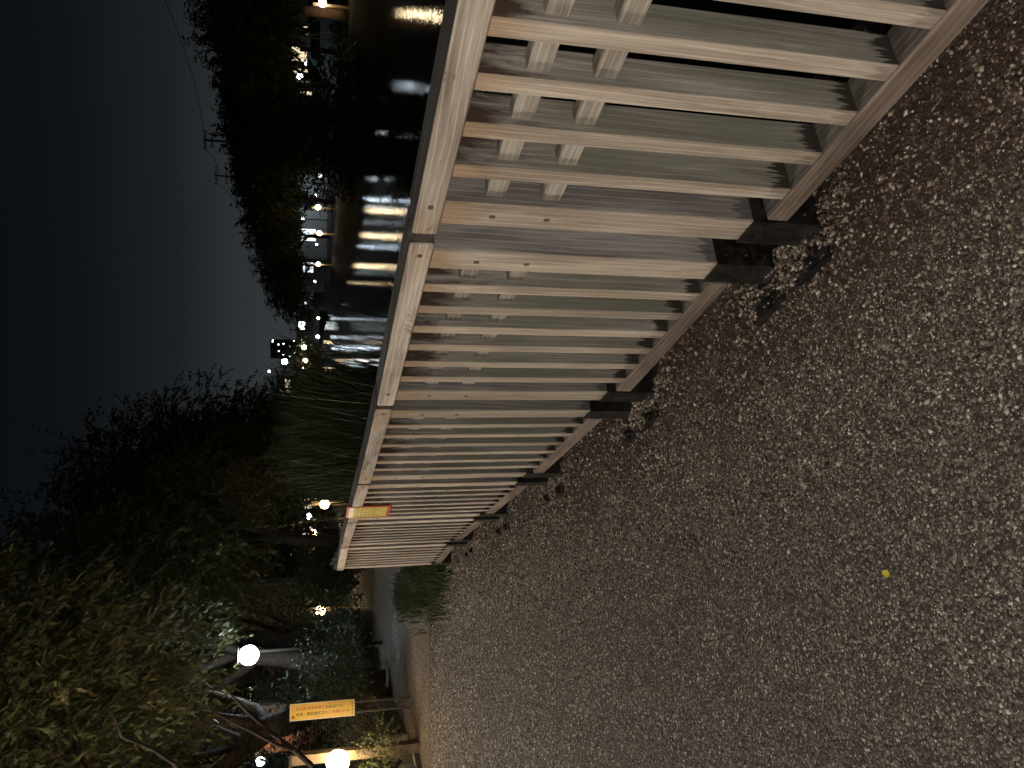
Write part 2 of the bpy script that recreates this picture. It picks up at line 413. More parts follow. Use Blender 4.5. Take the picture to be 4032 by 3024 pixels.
GA = 'wooden fence panels along the path'
plabel = ['nearest weathered wooden slat fence panel, cut off by the right edge of the path view',
          'second nearest wooden slat fence panel with dark streak stains under its top rail',
          'third nearest wooden slat fence panel, its front rail bleached tan and blotched black',
          'fence panel with the small yellow and red notice tied to its top rail',
          'fence panel with a scrap of white tape, just beyond the yellow and red notice',
          'farthest wooden fence panel, ending beside the green grass tuft']
panels = []
for k in range(6):
    A, B = Vector(J[k]), Vector(J[k+1]); L = (B - A).length; t = (B - A).normalized()
    root = empty('wooden_fence', (A.x, A.y, 0), math.atan2(t.y, t.x), plabel[k], 'fence', GA)
    panels.append((root, L))
    e0 = .022 if k else .0
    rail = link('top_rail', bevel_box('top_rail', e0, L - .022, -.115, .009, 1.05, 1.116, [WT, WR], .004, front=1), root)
    for x in (.11, L - .11):
        link('peg', peg_me, rail, (x - .03, .009, 1.083))
    br = link('bottom_rail', bevel_box('bottom_rail', .165, L - .165, -.100, .005, .105, .17, [WB, WB, WBT], .005, front=0, top=2), root)
    if k < 5 or True:
        bl = bevel_box('joint_block', L - .0205, L + .0205, -.108, .002, 1.056, 1.106, [WJ], .002)
        if k < 5: link('joint_block', bl, root)
    for x in (.1085, L - .1085):
        po = link('post', post_me, root, (x, 0, 0))
        for z in (.92, .775): link('peg', peg_me, po, (.004, .001, z), (0, math.pi/2, 0))
        sh = link('steel_shoe', shoe_me, root, (x, 0, 0))
        for sy in (-.03, -.085):
            for sz in (.04, .105, .17):
                link('bolt', bolt_me, sh, (-.0515, sy, sz), (0, -math.pi/2, 0))
    x0, x1 = .156, L - .156; gap_ = (x1 - x0 - 6 * .047) / 7
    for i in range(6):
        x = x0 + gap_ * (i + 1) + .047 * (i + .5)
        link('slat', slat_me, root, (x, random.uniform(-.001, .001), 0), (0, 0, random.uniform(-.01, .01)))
    for z in (.895, .750):
        link('crosspiece', bevel_box('crosspiece', x0 - .02, x1 + .02, -.066, -.024, z, z + .05, [WC], .002), root)

# anchors in front of the shoes
def anchor_mesh():
    m = MB(); m.box(-.075, .075, -.03, .03, .0, .010)
    m.box(-.075, .075, .030, .035, -.01, .026)
    return m.mesh('anchor_plate', [STEEL])
anch_me = anchor_mesh()
mb = MB(); mb.sphere((0, 0, .010), .020, 18, 8, zmin=0.0, sq=(1, 1, 1.25)); mb.tube([(0, 0, .008), (0, 0, .014)], .025, 6)
dome_me = mb.mesh('domed_nut', [paint('polished_black_steel', (.03, .03, .03), .16, .8, .6, .2, 30, 0)])
mb = MB(); mb.box(-.008, .008, -.17, -.02, .004, .012)
bar_me = mb.mesh('tie_bar', [STEEL])
ordn = ['nearest', 'second nearest', 'third nearest', 'notice-bearing', 'white-taped', 'farthest']
for k, (root, L) in enumerate(panels):
    for x, side in ((.1085, 'near'), (L - .1085, 'far')):
        if k == 0 and side == 'near': continue
        M_ = Matrix.Translation(root.location) @ Matrix.Rotation(root.rotation_euler.z, 4, 'Z')
        p = M_ @ Vector((x + (.015 if side == 'far' else .03), .085, -.002))
        an = empty('ground_anchor', p, root.rotation_euler.z + random.uniform(-.06, .06),
                   'black ground bracket with domed nut at the %s post of the %s fence panel' % (side, ordn[k]), 'bracket', 'black brackets bolted down in front of the fence')
        link('anchor_plate', anch_me, an); link('domed_nut', dome_me, an); link('tie_bar', bar_me, an, (0, 0, 0))

# ------------------------------------------------------------------ notice on the fence
root4, L4 = panels[3]
M4 = Matrix.Translation(root4.location) @ Matrix.Rotation(root4.rotation_euler.z, 4, 'Z')
p = M4 @ Vector((.80, .022, .87))
ns = empty('fence_notice', p, root4.rotation_euler.z + R(6), 'small yellow notice with a red border tied over the fence top rail', 'sign')
YEL = paint('notice_yellow', (.55, .43, .09), .45, .4, 0, .12, 12, 0); REDP = paint('notice_red', (.42, .03, .03), .45, .4, 0, .1, 12, 0)
WHP = paint('white_plastic', (.7, .66, .58), .4, .4, 0, .1, 12, 0); INK = paint('faded_ink', (.22, .16, .05), .6, .3, 0, .2, 40, 0)
m = MB(); m.box(-.13, .13, -.006, 0, 0, .275); m.obj('backing_board', REDP, ns)
m = MB(); m.box(-.117, .104, .0005, .0035, .022, .262); m.obj('yellow_sheet', YEL, ns)
m = MB(); m.box(-.116, .103, .0042, .0052, .232, .260); m.obj('white_header', WHP, ns)
m = MB()
rr = random.Random(3)
for (x0, n_) in ((.085, 6), (.045, 5), (-.01, 5), (-.06, 6), (-.1, 5)):
    z = .215
    for i in range(n_):
        s_ = .019
        for q in range(3):
            zz = z - s_ * (q + .5) / 3.2; m.box(x0 - .010 * rr.uniform(.6, 1), x0 + .010 * rr.uniform(.6, 1), .0044, .0050, zz - .0012, zz + .0012)
        m.box(x0 - .0012, x0 + .0012, .0044, .0052, z - s_ * .9, z); z -= .026
m.obj('faded_writing', INK, ns)
m = MB()
m.tube([(-.14, .004, .03), (-.17, -.02, .0), (-.16, -.06, -.02)], .0016, 5); m.tube([(.13, .004, .26), (.16, -.03, .27), (.15, -.07, .25)], .0016, 5)
m.obj('tie_wire', STEEL, ns)
root5, L5 = panels[4]
M5 = Matrix.Translation(root5.location) @ Matrix.Rotation(root5.rotation_euler.z, 4, 'Z')
m = MB(); m.add([(-.03, 0, .0), (-.022, .002, -.004), (.05, .012, -.09), (.036, .01, -.09), (.0, .004, -.03)], [(0, 1, 2, 3, 4)])
o = m.obj('tape_scrap', WHP, None, loc=M5 @ Vector((.20, .012, .93)), rot=(0, 0, root5.rotation_euler.z)); tag(o, 'scrap of white tape stuck on a fence slat beyond the notice', 'tape')

# ------------------------------------------------------------------ loose stones (uncountable)
def octa(n, P, size, flat, seed):
    r = np.random.default_rng(seed)
    base = np.array([[1,0,0],[-1,0,0],[0,1,0],[0,-1,0],[0,0,1],[0,0,-1]], float)
    F0 = np.array([[0,2,4],[2,1,4],[1,3,4],[3,0,4],[2,0,5],[1,2,5],[3,1,5],[0,3,5]][:8 if seed > 25 else 4])
    v = np.repeat(base[None], n, 0) * r.uniform(.65, 1.25, (n, 6, 1)) + r.normal(0, .16, (n, 6, 3))
    v *= np.stack([r.uniform(.8, 1.3, n), r.uniform(.7, 1.1, n), flat * r.uniform(.7, 1.2, n)], -1)[:, None]
    th = r.uniform(0, 2*np.pi, n); c_, s_ = np.cos(th), np.sin(th)
    ti = r.normal(0, .35, n)
    x, y, z = v[..., 0].copy(), v[..., 1].copy(), v[..., 2].copy()
    z2 = z*np.cos(ti)[:, None] + x*np.sin(ti)[:, None]; x2 = x*np.cos(ti)[:, None] - z*np.sin(ti)[:, None]
    v = np.stack([x2*c_[:, None] - y*s_[:, None], x2*s_[:, None] + y*c_[:, None], z2], -1)
    v = v * size[:, None, None] + P[:, None]
    return v.reshape(-1, 3), (F0[None] + 6*np.arange(n)[:, None, None]).reshape(-1, 3)
def stone_mat(name, ramp):
    a = N(name, .62, .35); g = a.n('ShaderNodeNewGeometry'); c_ = a.n('ShaderNodeValToRGB'); a.l(g.outputs['Random Per Island'], c_.inputs[0])
    e = c_.color_ramp.elements; e[0].color = ramp[0][1] + (1,); e[1].color = ramp[-1][1] + (1,)
    for p, q in ramp[1:-1]: e.new(p).color = q + (1,)
    a.color(a.mix(a.mr(a.noise(a.coord(), 500, 3), .3, .7, 0, .3), c_.outputs[0], (.10, .08, .06)))
    return a.m
SM1 = stone_mat('fine_chippings', [(0, (.014, .012, .010)), (.30, (.055, .048, .039)), (.58, (.165, .145, .118)), (.86, (.34, .305, .25)), (1, (.72, .67, .58))])
SM2 = stone_mat('tan_gravel', [(0, (.022, .014, .010)), (.3, (.08, .055, .042)), (.55, (.20, .165, .125)), (.88, (.40, .345, .265)), (1, (.72, .66, .56))])
def scatter(n, y0, y1, offmax, offmin, smin, smax, flat, pw, seed, ypw=1.0):
    r = np.random.default_rng(seed)
    y = y0 + (y1 - y0) * r.random(n) ** ypw
    o = offmax - (offmax - offmin) * r.random(n) ** pw
    x = xs(y) + o
    ok = (x > -.52 * y - .2) & (x < .52 * y + .2)
    y, o, x = y[ok], o[ok], x[ok]
    s = (smin + (smax - smin) * r.random(len(y)) ** 2.6) * (1 + .11 * np.maximum(y - 1.5, 0))
    z = land(o) + s * flat * .35
    return octa(len(y), np.stack([x, y, z], -1), s, flat, seed + 1)
def packed(seed):
    r = np.random.default_rng(seed); X_, Y_, S_ = [], [], []
    y = 1.05
    while y < 14:
        g = .0062 * (1 + .27 * max(y - 1.5, 0)); x0, x1 = -.51 * y - .15, min(xs(y) - .03, .51 * y + .15) if y < 8.2 else -.245 * y + .05
        n = int((x1 - x0) / g)
        if abs(y - 9.36) < .09: y += g; continue
        X_.append(x0 + (np.arange(n) + r.uniform(.0, 1.0, n)) * g); Y_.append(y + r.uniform(-.5, .5, n) * g * 1.1); S_.append(g * (.34 + .5 * r.random(n) ** 2.5) * np.where(r.random(n) < .015, 1.5, 1) * (.5 if y > 9.36 else 1))
        y += g
    X_, Y_, S_ = map(np.concatenate, (X_, Y_, S_))
    o = xs(Y_) - X_                      # fewer chips towards the dirt strip at the foot of the fence
    ok = (Y_ > 8.2) | (r.random(len(o)) < np.clip((o + .10 * np.sin(Y_ * 5.1) * np.sin(Y_ * 2.3 + 1)) / .40, .10, 1) ** 1.2); X_, Y_, S_ = X_[ok], Y_[ok], S_[ok]; print('chips', len(X_))
    return octa(len(X_), np.stack([X_, Y_, S_ * .15], -1), S_, .62, seed + 1)
Vt, Ft = packed(21)
tag(link('path_chippings', np_mesh('path_chippings', Vt, Ft, SM1)), 'fine grey brown stone chippings packed over the path surface', 'gravel', kind='stuff')
Vt, Ft = scatter(32000, .9, 8.0, .45, -.75, .0026, .0085, .75, 1.0, 31, 1.5)
tag(link('fence_gravel', np_mesh('fence_gravel', Vt, Ft, SM2)), 'loose tan gravel scattered over reddish dirt along the foot of the fence', 'gravel', kind='stuff')
# pale gravel heaped round each pair of shoes
Vs, Fs, o_ = [], [], 0
for k in range(1, 7):
    n = 1500 if k < 4 else 500
    d_ = (Vector(J[k]) - Vector(J[k-1])).normalized()
    a_ = rng.normal(0, .15, n); b_ = np.abs(rng.normal(.03, .075, n)) - .05
    x = J[k][0] + d_.x * a_ - d_.y * b_; y = J[k][1] + d_.y * a_ + d_.x * b_
    s = .0035 + .0065 * rng.random(n) ** 1.6
    v, f = octa(n, np.stack([x, y, s * .5 + .012 * np.exp(-(a_**2 + b_**2) / .012)], -1), s, .8, 90 + k)
    Vs.append(v); Fs.append(f + o_); o_ += len(v)
tag(link('shoe_gravel', np_mesh('shoe_gravel', np.concatenate(Vs), np.concatenate(Fs), SM2)), 'coarser pale gravel heaped around the black fence shoes', 'gravel', kind='stuff')

# twigs and leaf litter
TW = paint('dry_straw', (.34, .27, .17), .8, .2, 0, .3, 40, 0)
mb = MB()
for i in range(60):
    y = random.uniform(1.5, 8.5); x = xs(y) - abs(random.gauss(.15, .8)) - .05; a_ = random.uniform(0, 6.28); l_ = random.uniform(.02, .06)
    mb.tube([(x, y, .008), (x + math.cos(a_)*l_*.5, y + math.sin(a_)*l_*.5, .012), (x + math.cos(a_+.35)*l_, y + math.sin(a_+.35)*l_, .008)], .0009, 4)
tag(mb.obj('straw_litter', TW), 'thin dry straw bits strewn over the gravel path', 'litter', kind='stuff')
def fallen_leaf(p, s, rot, c, lab, name='fallen_leaf'):
    m = MB(); pts = []; n = 9
    for i in range(n):
        u = i / (n - 1); wd = math.sin(math.pi * u) ** .7 * .33
        for q in (-1, 0, 1):
            pts.append(((u - .5) * s, q * wd * s, s * (.06 + .25 * (u - .5) ** 2 + .12 * abs(q))))
    fs = [(i*3+k, i*3+k+1, i*3+k+4, i*3+k+3) for i in range(n-1) for k in range(2)]
    m.add(pts, fs, 0, True)
    return tag(m.obj(name, paint(name + '_skin', c, .5, .4, 0, .2, 60, 0), None, loc=(p.x, p.y, p.z + .006), rot=(0, 0, rot)), lab, 'leaf')
fallen_leaf(gnd(3505, 2258), .029, R(100), (.55, .45, .04), 'bright yellow fallen leaf alone on the open path')
fallen_leaf(gnd(3128, 876), .014, R(30), (.60, .36, .10), 'tiny orange leaf lying at the nearest black shoe')

# ------------------------------------------------------------------ kerb strip, planter wall
kA, kB = gnd(1688, 2290), gnd(1700, 3010)
kd = (kB - kA).normalized(); kr = math.atan2(kd.y, kd.x)
kl = (kB - kA).length + 2
kerb = empty('edging_kerb', kA - kd * .5, kr, 'narrow stone edging strip crossing the path where the paving changes', 'kerb')
nk = int(kl / .6)
kme = bevel_box('kerb_stone', .004, .596, -.05, .05, -.1, .006, [paint('kerb_stone_face', (.13, .115, .10), .85, .2, 0, .3, 30, .3)], .006)
for i in range(nk): link('kerb_stone', kme, kerb, (i * .6, 0, random.uniform(-.002, .003)))
wp = [gnd(1436, 2480), gnd(1465, 2570), gnd(1500, 2655), gnd(1548, 2750), gnd(1605, 2890)]
wall = empty('planter_wall', (wp[0].x, wp[0].y, 0), 0, 'low brown stone wall edging the planting bed at the left of the path', 'wall')
for i in range(len(wp) - 1):
    a_, b_ = wp[i], wp[i+1]; L_ = (b_ - a_).length; n = max(1, round(L_ / .75)); th = math.atan2(b_.y - a_.y, b_.x - a_.x)
    bw = L_ / n
    me_ = bevel_box('stone', .006, bw - .006, -.34, 0, -.05, .36, [STONE], .015)
    for q in range(n):
        pp = a_ + (b_ - a_) * (q / n) - wp[0]
        link('stone', me_, wall, (pp.x, pp.y, random.uniform(-.008, .008)), (0, 0, th))
eb = gnd(1632, 2985)
o = link('stone_bollard_block', bevel_box('stone_bollard_block', -.24, .30, -.22, .16, 0, .30, [paint('grey_granite', (.12, .12, .115), .8, .3, 0, .3, 40, .4)], .012), None, (eb.x - .25, eb.y + .2, 0), (0, 0, R(-18)))
tag(o, 'squat grey granite block at the near end of the low stone wall', 'block')
lk = [gnd(1640, 2905), gnd(1662, 3020)]
th = math.atan2(lk[1].y - lk[0].y, lk[1].x - lk[0].x)
o = link('pale_kerb', bevel_box('pale_kerb', 0, 1.6, -.1, 0, -.02, .07, [CONC], .008), None, (lk[0].x, lk[0].y, 0), (0, 0, th)); tag(o, 'pale concrete kerb in front of the grey granite block', 'kerb')
bed = MB(); bp = [(w_.x - .1, w_.y + .25) for w_ in wp] + [(-9, wp[-1].y - 1), (-16, 12), (-14, 24), (-6.5, 26), (-5.6, 21)]
bp = [(wp[0].x - .15, wp[0].y + .2)] + [(w_.x - .2, w_.y + .12) for w_ in wp[1:]] + [(-9, 10), (-22, 12), (-20, 26), (-7.5, 26)]
bed.add([(x, y, .30) for x, y in bp], [tuple(range(len(bp)))[::-1]]); tag(bed.obj('planting_bed_soil', SOIL), kind='structure')

# ------------------------------------------------------------------ leaves, trees
def leaves(P, D, up, ln, wd, mat, name):
    """one mesh of folded rhombic leaves; P bases, D directions"""
    n = len(P); D = D / np.linalg.norm(D, axis=1, keepdims=True)
    S = np.cross(D, up); S /= (np.linalg.norm(S, axis=1, keepdims=True) + 1e-6); Nn = np.cross(S, D)
    ln = ln[:, None]; wd = wd[:, None]
    a = P; b = P + D * ln * .42 + S * wd * .5 + Nn * wd * .18; c_ = P + D * ln; d_ = P + D * ln * .42 - S * wd * .5 + Nn * wd * .18
    e_ = P + D * ln * .5 - Nn * wd * .03
    V_ = np.stack([a, b, c_, d_, e_], 1).reshape(-1, 3)
    F_ = (np.array([[0, 1, 4], [1, 2, 4], [2, 3, 4], [3, 0, 4]])[None] + 5 * np.arange(n)[:, None, None]).reshape(-1, 3)
    return np_mesh(name, V_, F_, mat)
def lobes(d, r):                           # uneven outline factor by direction
    f = np.zeros(len(d))
    for k in range(9):
        a = r.normal(0, 1, 3); a /= np.linalg.norm(a)
        f += np.maximum(0, d @ a) ** 5 * r.uniform(-.25, .5)
    return 1 + f
def crown_pts(n, rad, r, low=-.75, shell=2.2):
    d = r.normal(0, 1, (n * 2, 3)); d /= np.linalg.norm(d, axis=1, keepdims=True)
    d = d[d[:, 2] > low][:n]
    k = lobes(d, r)[:, None] * (r.random((len(d), 1)) ** (1 / shell))
    return d * k * np.array(rad), d
def spray(C, Dv, per, tl, r, droop=.5):
    """leaf bases and directions along short twigs rooted at C"""
    n = len(C); tw = Dv * .7 + r.normal(0, .55, (n, 3)) + np.array([0, 0, .15]); tw /= np.linalg.norm(tw, axis=1, keepdims=True)
    u = np.linspace(.1, 1, per)
    L_ = tl * r.uniform(.6, 1.4, (n, 1, 1))
    P = C[:, None] + tw[:, None] * u[None, :, None] * L_ + np.array([0, 0, -1]) * (u[None, :, None] ** 2) * L_ * droop * .6
    side = np.cross(tw, np.array([0, 0, 1.])); side /= (np.linalg.norm(side, axis=1, keepdims=True) + 1e-6)
    sg = np.where(np.arange(per) % 2, 1, -1)[None, :, None]
    D_ = tw[:, None] * .5 + side[:, None] * sg * .55 + np.array([0, 0, -droop]) + r.normal(0, .22, (n, per, 3))
    P = P + r.normal(0, .008, P.shape)
    return P.reshape(-1, 3), D_.reshape(-1, 3)
def curve(a, b, bow, k=7, jit=.0, r=random):
    a, b = Vector(a), Vector(b); pts = []
    for i in range(k + 1):
        u = i / k; p = a.lerp(b, u) + Vector(bow) * (4 * u * (1 - u))
        if 0 < i < k and jit: p += Vector((r.uniform(-jit, jit), r.uniform(-jit, jit), r.uniform(-jit, jit)))
        pts.append(p)
    return pts
def tree(name, base, h, rad, label, seed, group, nsp=500, per=11, leaf=.085, wd=.034, twig=.45, trunk_r=.16, lean=(0, 0), cz=None, mat=None, limbs=6, fork=.32, low=-.75, cx=(0, 0), shoot=1.0):
    r = np.random.default_rng(seed); rp = random.Random(seed)
    root = empty(name, base, 0, label, 'tree', group)
    cz = cz if cz is not None else h - rad[2]
    top = Vector((lean[0], lean[1], h * fork))
    m = MB(); pts = curve((0, 0, -.1), top, (lean[0]*-.25, lean[1]*-.25, 0), 7, .03, rp)
    m.tube(pts, [trunk_r * (1.45 if i == 0 else 1.1 - .05 * i) for i in range(8)], 10); m.obj('trunk', BARK, root)
    cc = Vector((lean[0]*1.3 + cx[0], lean[1]*1.3 + cx[1], cz))
    for k in range(limbs):
        a_ = 2 * math.pi * k / limbs + rp.uniform(-.4, .4); e_ = rp.uniform(.1, 1.1)
        tip = cc + Vector((math.cos(a_)*math.cos(e_)*rad[0]*.8, math.sin(a_)*math.cos(e_)*rad[1]*.8, math.sin(e_)*rad[2]*.85))
        st = pts[-1 - (k % 2)]
        m = MB(); q = curve(st, tip, (0, 0, -.12*h*rp.random()), 7, .05*h/6, rp)
        m.tube(q, [trunk_r * .46 * (1 - i / 8.5) + .008 for i in range(8)], 7)
        for s_ in range(4):
            o_ = q[3 + s_]; t2 = o_ + Vector((rp.uniform(-1, 1)*rad[0]*.4, rp.uniform(-1, 1)*rad[1]*.4, rp.uniform(-.2, .8)*rad[2]*.45))
            m.tube(curve(o_, t2, (0, 0, rp.uniform(-.1, .15)), 5, .04, rp), [trunk_r*.13*(1 - i/6.5) + .005 for i in range(6)], 5)
        m.obj('limb', BARK, root)
    nsp = int(nsp * 2.4)
    C, dv = crown_pts(nsp, rad, r, low, 1.9)
    C = C + np.array(cc)
    P, D_ = spray(C, dv, per, twig, r)
    # long shoots breaking the outline at the top
    ns = max(10, nsp // 60); ang = r.uniform(0, 2*np.pi, ns); el_ = r.uniform(.35, 1.4, ns)
    ds = np.stack([np.cos(ang)*np.cos(el_), np.sin(ang)*np.cos(el_), np.sin(el_)], -1)
    base_ = np.array(cc) + ds * np.array(rad) * .85; nl = 22
    u = np.linspace(0, 1, nl)[None, :, None]; sl = shoot * twig * 2.4 * r.uniform(.5, 1.3, (ns, 1, 1))
    sd_ = ds * .6 + np.array([0, 0, .6]) + r.normal(0, .2, (ns, 3))
    Ps = (base_[:, None] + sd_[:, None] * u * sl).reshape(-1, 3); Dl = (sd_[:, None] * .4 + r.normal(0, .5, (ns, nl, 3)) + np.array([0, 0, -.3])).reshape(-1, 3)
    P = np.concatenate([P, Ps]); D_ = np.concatenate([D_, Dl])
    for q_, rad_ in CLEAR:                # openings in the leaves where a lamp shines through
        W_ = P + np.array(root.location); o_ = np.array((0, 0, CH)); dq = q_ - o_; Lq = np.linalg.norm(dq); dq = dq / Lq
        al = (W_ - o_) @ dq; dist = np.linalg.norm(W_ - o_ - al[:, None] * dq, axis=1)
        ok = ~((al < Lq + .5) & (dist < rad_ * np.clip(al / Lq, .2, 1))); P, D_ = P[ok], D_[ok]
    n = len(P); upv = r.normal(0, .45, (n, 3)) + np.array([0, 0, 1.])
    me_ = leaves(P, D_, upv, 1.15 * leaf * r.uniform(.7, 1.25, n), wd * r.uniform(.75, 1.2, n), mat or LEAF, 'crown')
    tag(link('crown', me_, root), kind='stuff')
    return root
CLEAR = [(np.array(at(980, 2580, 15)), .34), (np.array(at(1121, 1424, 92)), .8), (np.array(at(1278, 1985, 23)), .3), (np.array(at(1330, 3000, 10)), .2)]
GL, GRR = 'cherry trees on the left of the path', 'trees on the bank across the pond'
def T(px, py, d, z=0): v = at(px, py, d); return (v.x, v.y, z)
tree('cherry_tree', (-6.5, 9.8, .1), 7.4, (3.0, 3.0, 2.6), 'nearest cherry tree, its limbs reaching in from beyond the left edge', 1, GL, 1450, 11, .104, .043, .42, .15, (.3, 0), low=-.85, cx=(1.1, .0))
tree('cherry_tree', T(1290, 2745, 14, .2), 7.2, (2.9, 2.8, 2.5), 'cherry tree with a thick leaning pale trunk behind the yellow board', 2, GL, 900, 11, .115, .048, .42, .26, (-.5, -.4), fork=.3)
tree('cherry_tree', T(1290, 2615, 16.5, .2), 7.8, (2.7, 2.7, 2.8), 'cherry tree with a dark forked trunk under the big white street light', 3, GL, 760, 11, .12, .052, .45, .20, (.3, .2))
tree('cherry_tree', T(1290, 2530, 19, .2), 8.6, (2.6, 2.8, 3.2), 'cherry tree with a straight dark trunk between the white light and the bush lamp', 4, GL, 700, 11, .10, .05, .5, .22, (.2, .2))
tree('cherry_tree', T(1270, 2440, 23, .1), 8.0, (2.6, 2.8, 3.0), 'cherry tree with reddish forking limbs above the lamp in the bush', 5, GL, 560, 10, .12, .06, .5, .18, (-.2, 0), fork=.25)
tree('cherry_tree', (-3.9, 20, 0), 7.7, (1.9, 2.2, 3.0), 'tall narrow cherry tree behind the far end of the fence', 6, GL, 760, 10, .14, .07, .5, .15, (.2, 0))
tree('cherry_tree', (-3.3, 29.5, 0), 9.0, (1.9, 2.2, 3.3), 'spiky topped cherry tree standing tallest against the sky', 8, GL, 680, 10, .17, .085, .6, .15, (.3, 0))
tree('cherry_tree', (-3.5, 42, 0), 8.6, (2.4, 2.6, 3.4), 'dark cherry tree right behind the tall reeds', 9, GL, 600, 10, .20, .10, .7, .16, (.2, 0), mat=LEAFF)
tree('cherry_tree', (-3.5, 60, 0), 8.0, (3.0, 3, 3.4), 'small distant cherry tree to the right of the reeds top', 10, GL, 330, 10, .22, .10, .8, .16, (.2, 0), mat=LEAFF)
tree('cherry_tree', (-3.2, 86, 0), 6.6, (3.6, 3, 2.8), 'most distant tree of the left bank beside the pond end', 11, GL, 260, 9, .3, .13, .9, .16, (.2, 0), mat=LEAFF)
rl = ['broad dark tree at the right edge of the far bank', 'dark tree above the warm lit tree trunk across the pond', 'dark tree above the parked cars across the pond',
      'dark tree between the parked cars and the low overhanging thicket', 'dark tree with golden lit underside across the pond', 'dark tree by the utility pole across the pond',
      'dark tree over the pair of warm lamps across the pond', 'dark tree sloping down towards the pond end', 'lowest and farthest dark tree on the right bank']
for i, (py, d, h, rd) in enumerate(((-60, 38, 6.1, 3.6), (130, 41, 6.2, 3.3), (310, 43, 6.0, 3.2), (470, 47, 6.2, 3.4), (640, 51, 6.0, 3.5), (790, 57, 6.0, 3.8), (930, 66, 6.0, 4.2), (1040, 82, 6.1, 5.0), (1130, 104, 5.2, 5.2))):
    x, y, _ = T(1230, py, d)
    tree('bank_tree', (x, y, 0), h, (rd, rd, 1.85), rl[i], 40 + i, GRR, 620 if i < 6 else 420, 9, .24 + i*.015, .12, .7, .17, (random.uniform(-.3, .3), -.2), cz=h - 2.0, shoot=.4, mat=LEAFF, low=-.8, limbs=5)

for i, (py, d, h) in enumerate(((2130, 47, 8.2), (2330, 45, 8.6), (2560, 42, 8.0), (2800, 40, 7.6), (3000, 36, 7.2))):
    x, y, _ = T(1230, py, d)
    tree('garden_tree', (x, y, 0), h, (4.2, 3.2, 3.6), ['far dark garden tree above the lamps behind the fence notice', 'far dark garden tree above the lamp in the bush', 'far dark garden tree behind the white street light', 'far dark garden tree above the yellow board', 'far dark garden tree at the left edge above the brick wall'][i],
         80 + i, 'garden trees far back on the left', 420, 9, .26, .13, .8, .16, mat=LEAFF, low=-.95, limbs=4, shoot=.4)
def shrub(px, py, d, rad, z, label, seed, n=260, per=9, leaf=.05, wd=.025, mat=None, name='shrub', cat='shrub', base=.25):
    r = np.random.default_rng(seed); v = at(px, py, d)
    root = empty(name, (v.x, v.y, base), 0, label, cat)
    C, dv = crown_pts(n, rad, r, -.6, 2.0); C[:, 2] += z - base
    P, D_ = spray(C, dv, per, rad[0]*.3, r, .15)
    P[:, 2] = np.maximum(P[:, 2], .02)
    upv = r.normal(0, .6, (len(P), 3)) + np.array([0, 0, 1.])
    tag(link('foliage', leaves(P, D_, upv, leaf*r.uniform(.6, 1.3, len(P)), wd*r.uniform(.7, 1.2, len(P)), mat or LEAFB, 'foliage'), root), kind='stuff')
    m = MB(); rp = random.Random(seed)
    for k in range(9):
        a_ = rp.uniform(0, 6.28)
        m.tube(curve((0, 0, 0), (math.cos(a_)*rad[0]*.7, math.sin(a_)*rad[1]*.7, (z-base) + rp.uniform(-.2, .6)*rad[2]), (0, 0, .05), 5, .03, rp), [.014, .012, .010, .008, .006, .004], 5)
    m.obj('stems', BARK, root)
    return root
shrub(1375, 2700, 12.6, (.75, .6, .55), .78, 'leafy green shrub on the bed behind the low stone wall', 61, 420, 9, .055, .03)
shrub(1330, 2600, 15, (.9, .8, .6), .8, 'dark shrub between the leafy shrub and the tree trunks', 62, 300, 9, .06, .03, LEAFD)
shrub(1330, 2470, 17.5, (1.0, .9, .75), .75, 'wide dark shrub below the lamp in the bush', 63, 420, 9, .07, .035, LEAFD)
shrub(1290, 2300, 19, (.75, .8, .75), .8, 'rounded near-black shrub behind the end of the fence', 64, 420, 9, .07, .035, LEAFD)
shrub(1275, 2175, 21, (.8, .8, .65), .85, 'square dark clipped bush seen just over the far fence rail', 65, 360, 9, .07, .035, LEAFD)
shrub(1262, 2400, 28.1, (1.35, 1.0, .75), 1.1, 'yellow lit bush wrapped around a glowing path lamp', 66, 380, 9, .10, .05, LEAFB)
shrub(1265, 2235, 25, (.5, .5, .45), 1.1, 'small bright green bush catching lamp light beyond the fence', 67, 160, 9, .08, .04, LEAFB)
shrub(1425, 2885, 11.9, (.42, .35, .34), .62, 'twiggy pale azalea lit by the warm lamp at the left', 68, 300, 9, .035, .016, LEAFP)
shrub(1455, 3010, 10.0, (.5, .35, .3), .45, 'low shrub in front of the brightest warm lamp post', 69, 240, 9, .04, .02, LEAFB)
shrub(1230, 2880, 13.2, (1.1, .8, .75), 1.0, 'large dark evergreen behind the yellow board and warm lamp', 70, 520, 9, .07, .035, LEAFD)
shrub(1180, 2990, 15, (1.2, 1, .9), 1.3, 'dark evergreen at the left edge below the brick pillar light', 71, 380, 9, .08, .04, LEAFD)
shrub(1310, 510, 35, (2.7, 2.4, 1.7), .6, 'black low thicket overhanging the pond in front of the far bank', 72, 700, 9, .22, .11, LEAFD, base=-.2)
shrub(1340, 150, 34, (1.6, 1, .35), .05, 'low verge shrub below the parked cars across the pond', 73, 200, 9, .14, .07, LEAFB, base=-.1)
shrub(1165, 2960, 26, (5, 3, 2.2), 1.8, 'dark garden hedge mass far back on the left', 74, 600, 9, .22, .11, LEAFD)
shrub(1210, 2150, 38, (2.6, 2, 1.7), 1.6, 'dark garden thicket behind the lamps beyond the reeds', 75, 500, 9, .22, .11, LEAFD)
shrub(1215, 1530, 112, (5, 3, 2.6), 1.8, 'round dark bush at the left end of the far bridge', 76, 420, 9, .4, .2, LEAFF, base=0)
shrub(1195, 1400, 128, (3, 3, 2.4), 2.2, 'dim green tree mass behind the far bridge', 77, 300, 9, .4, .2, LEAFF, base=0)
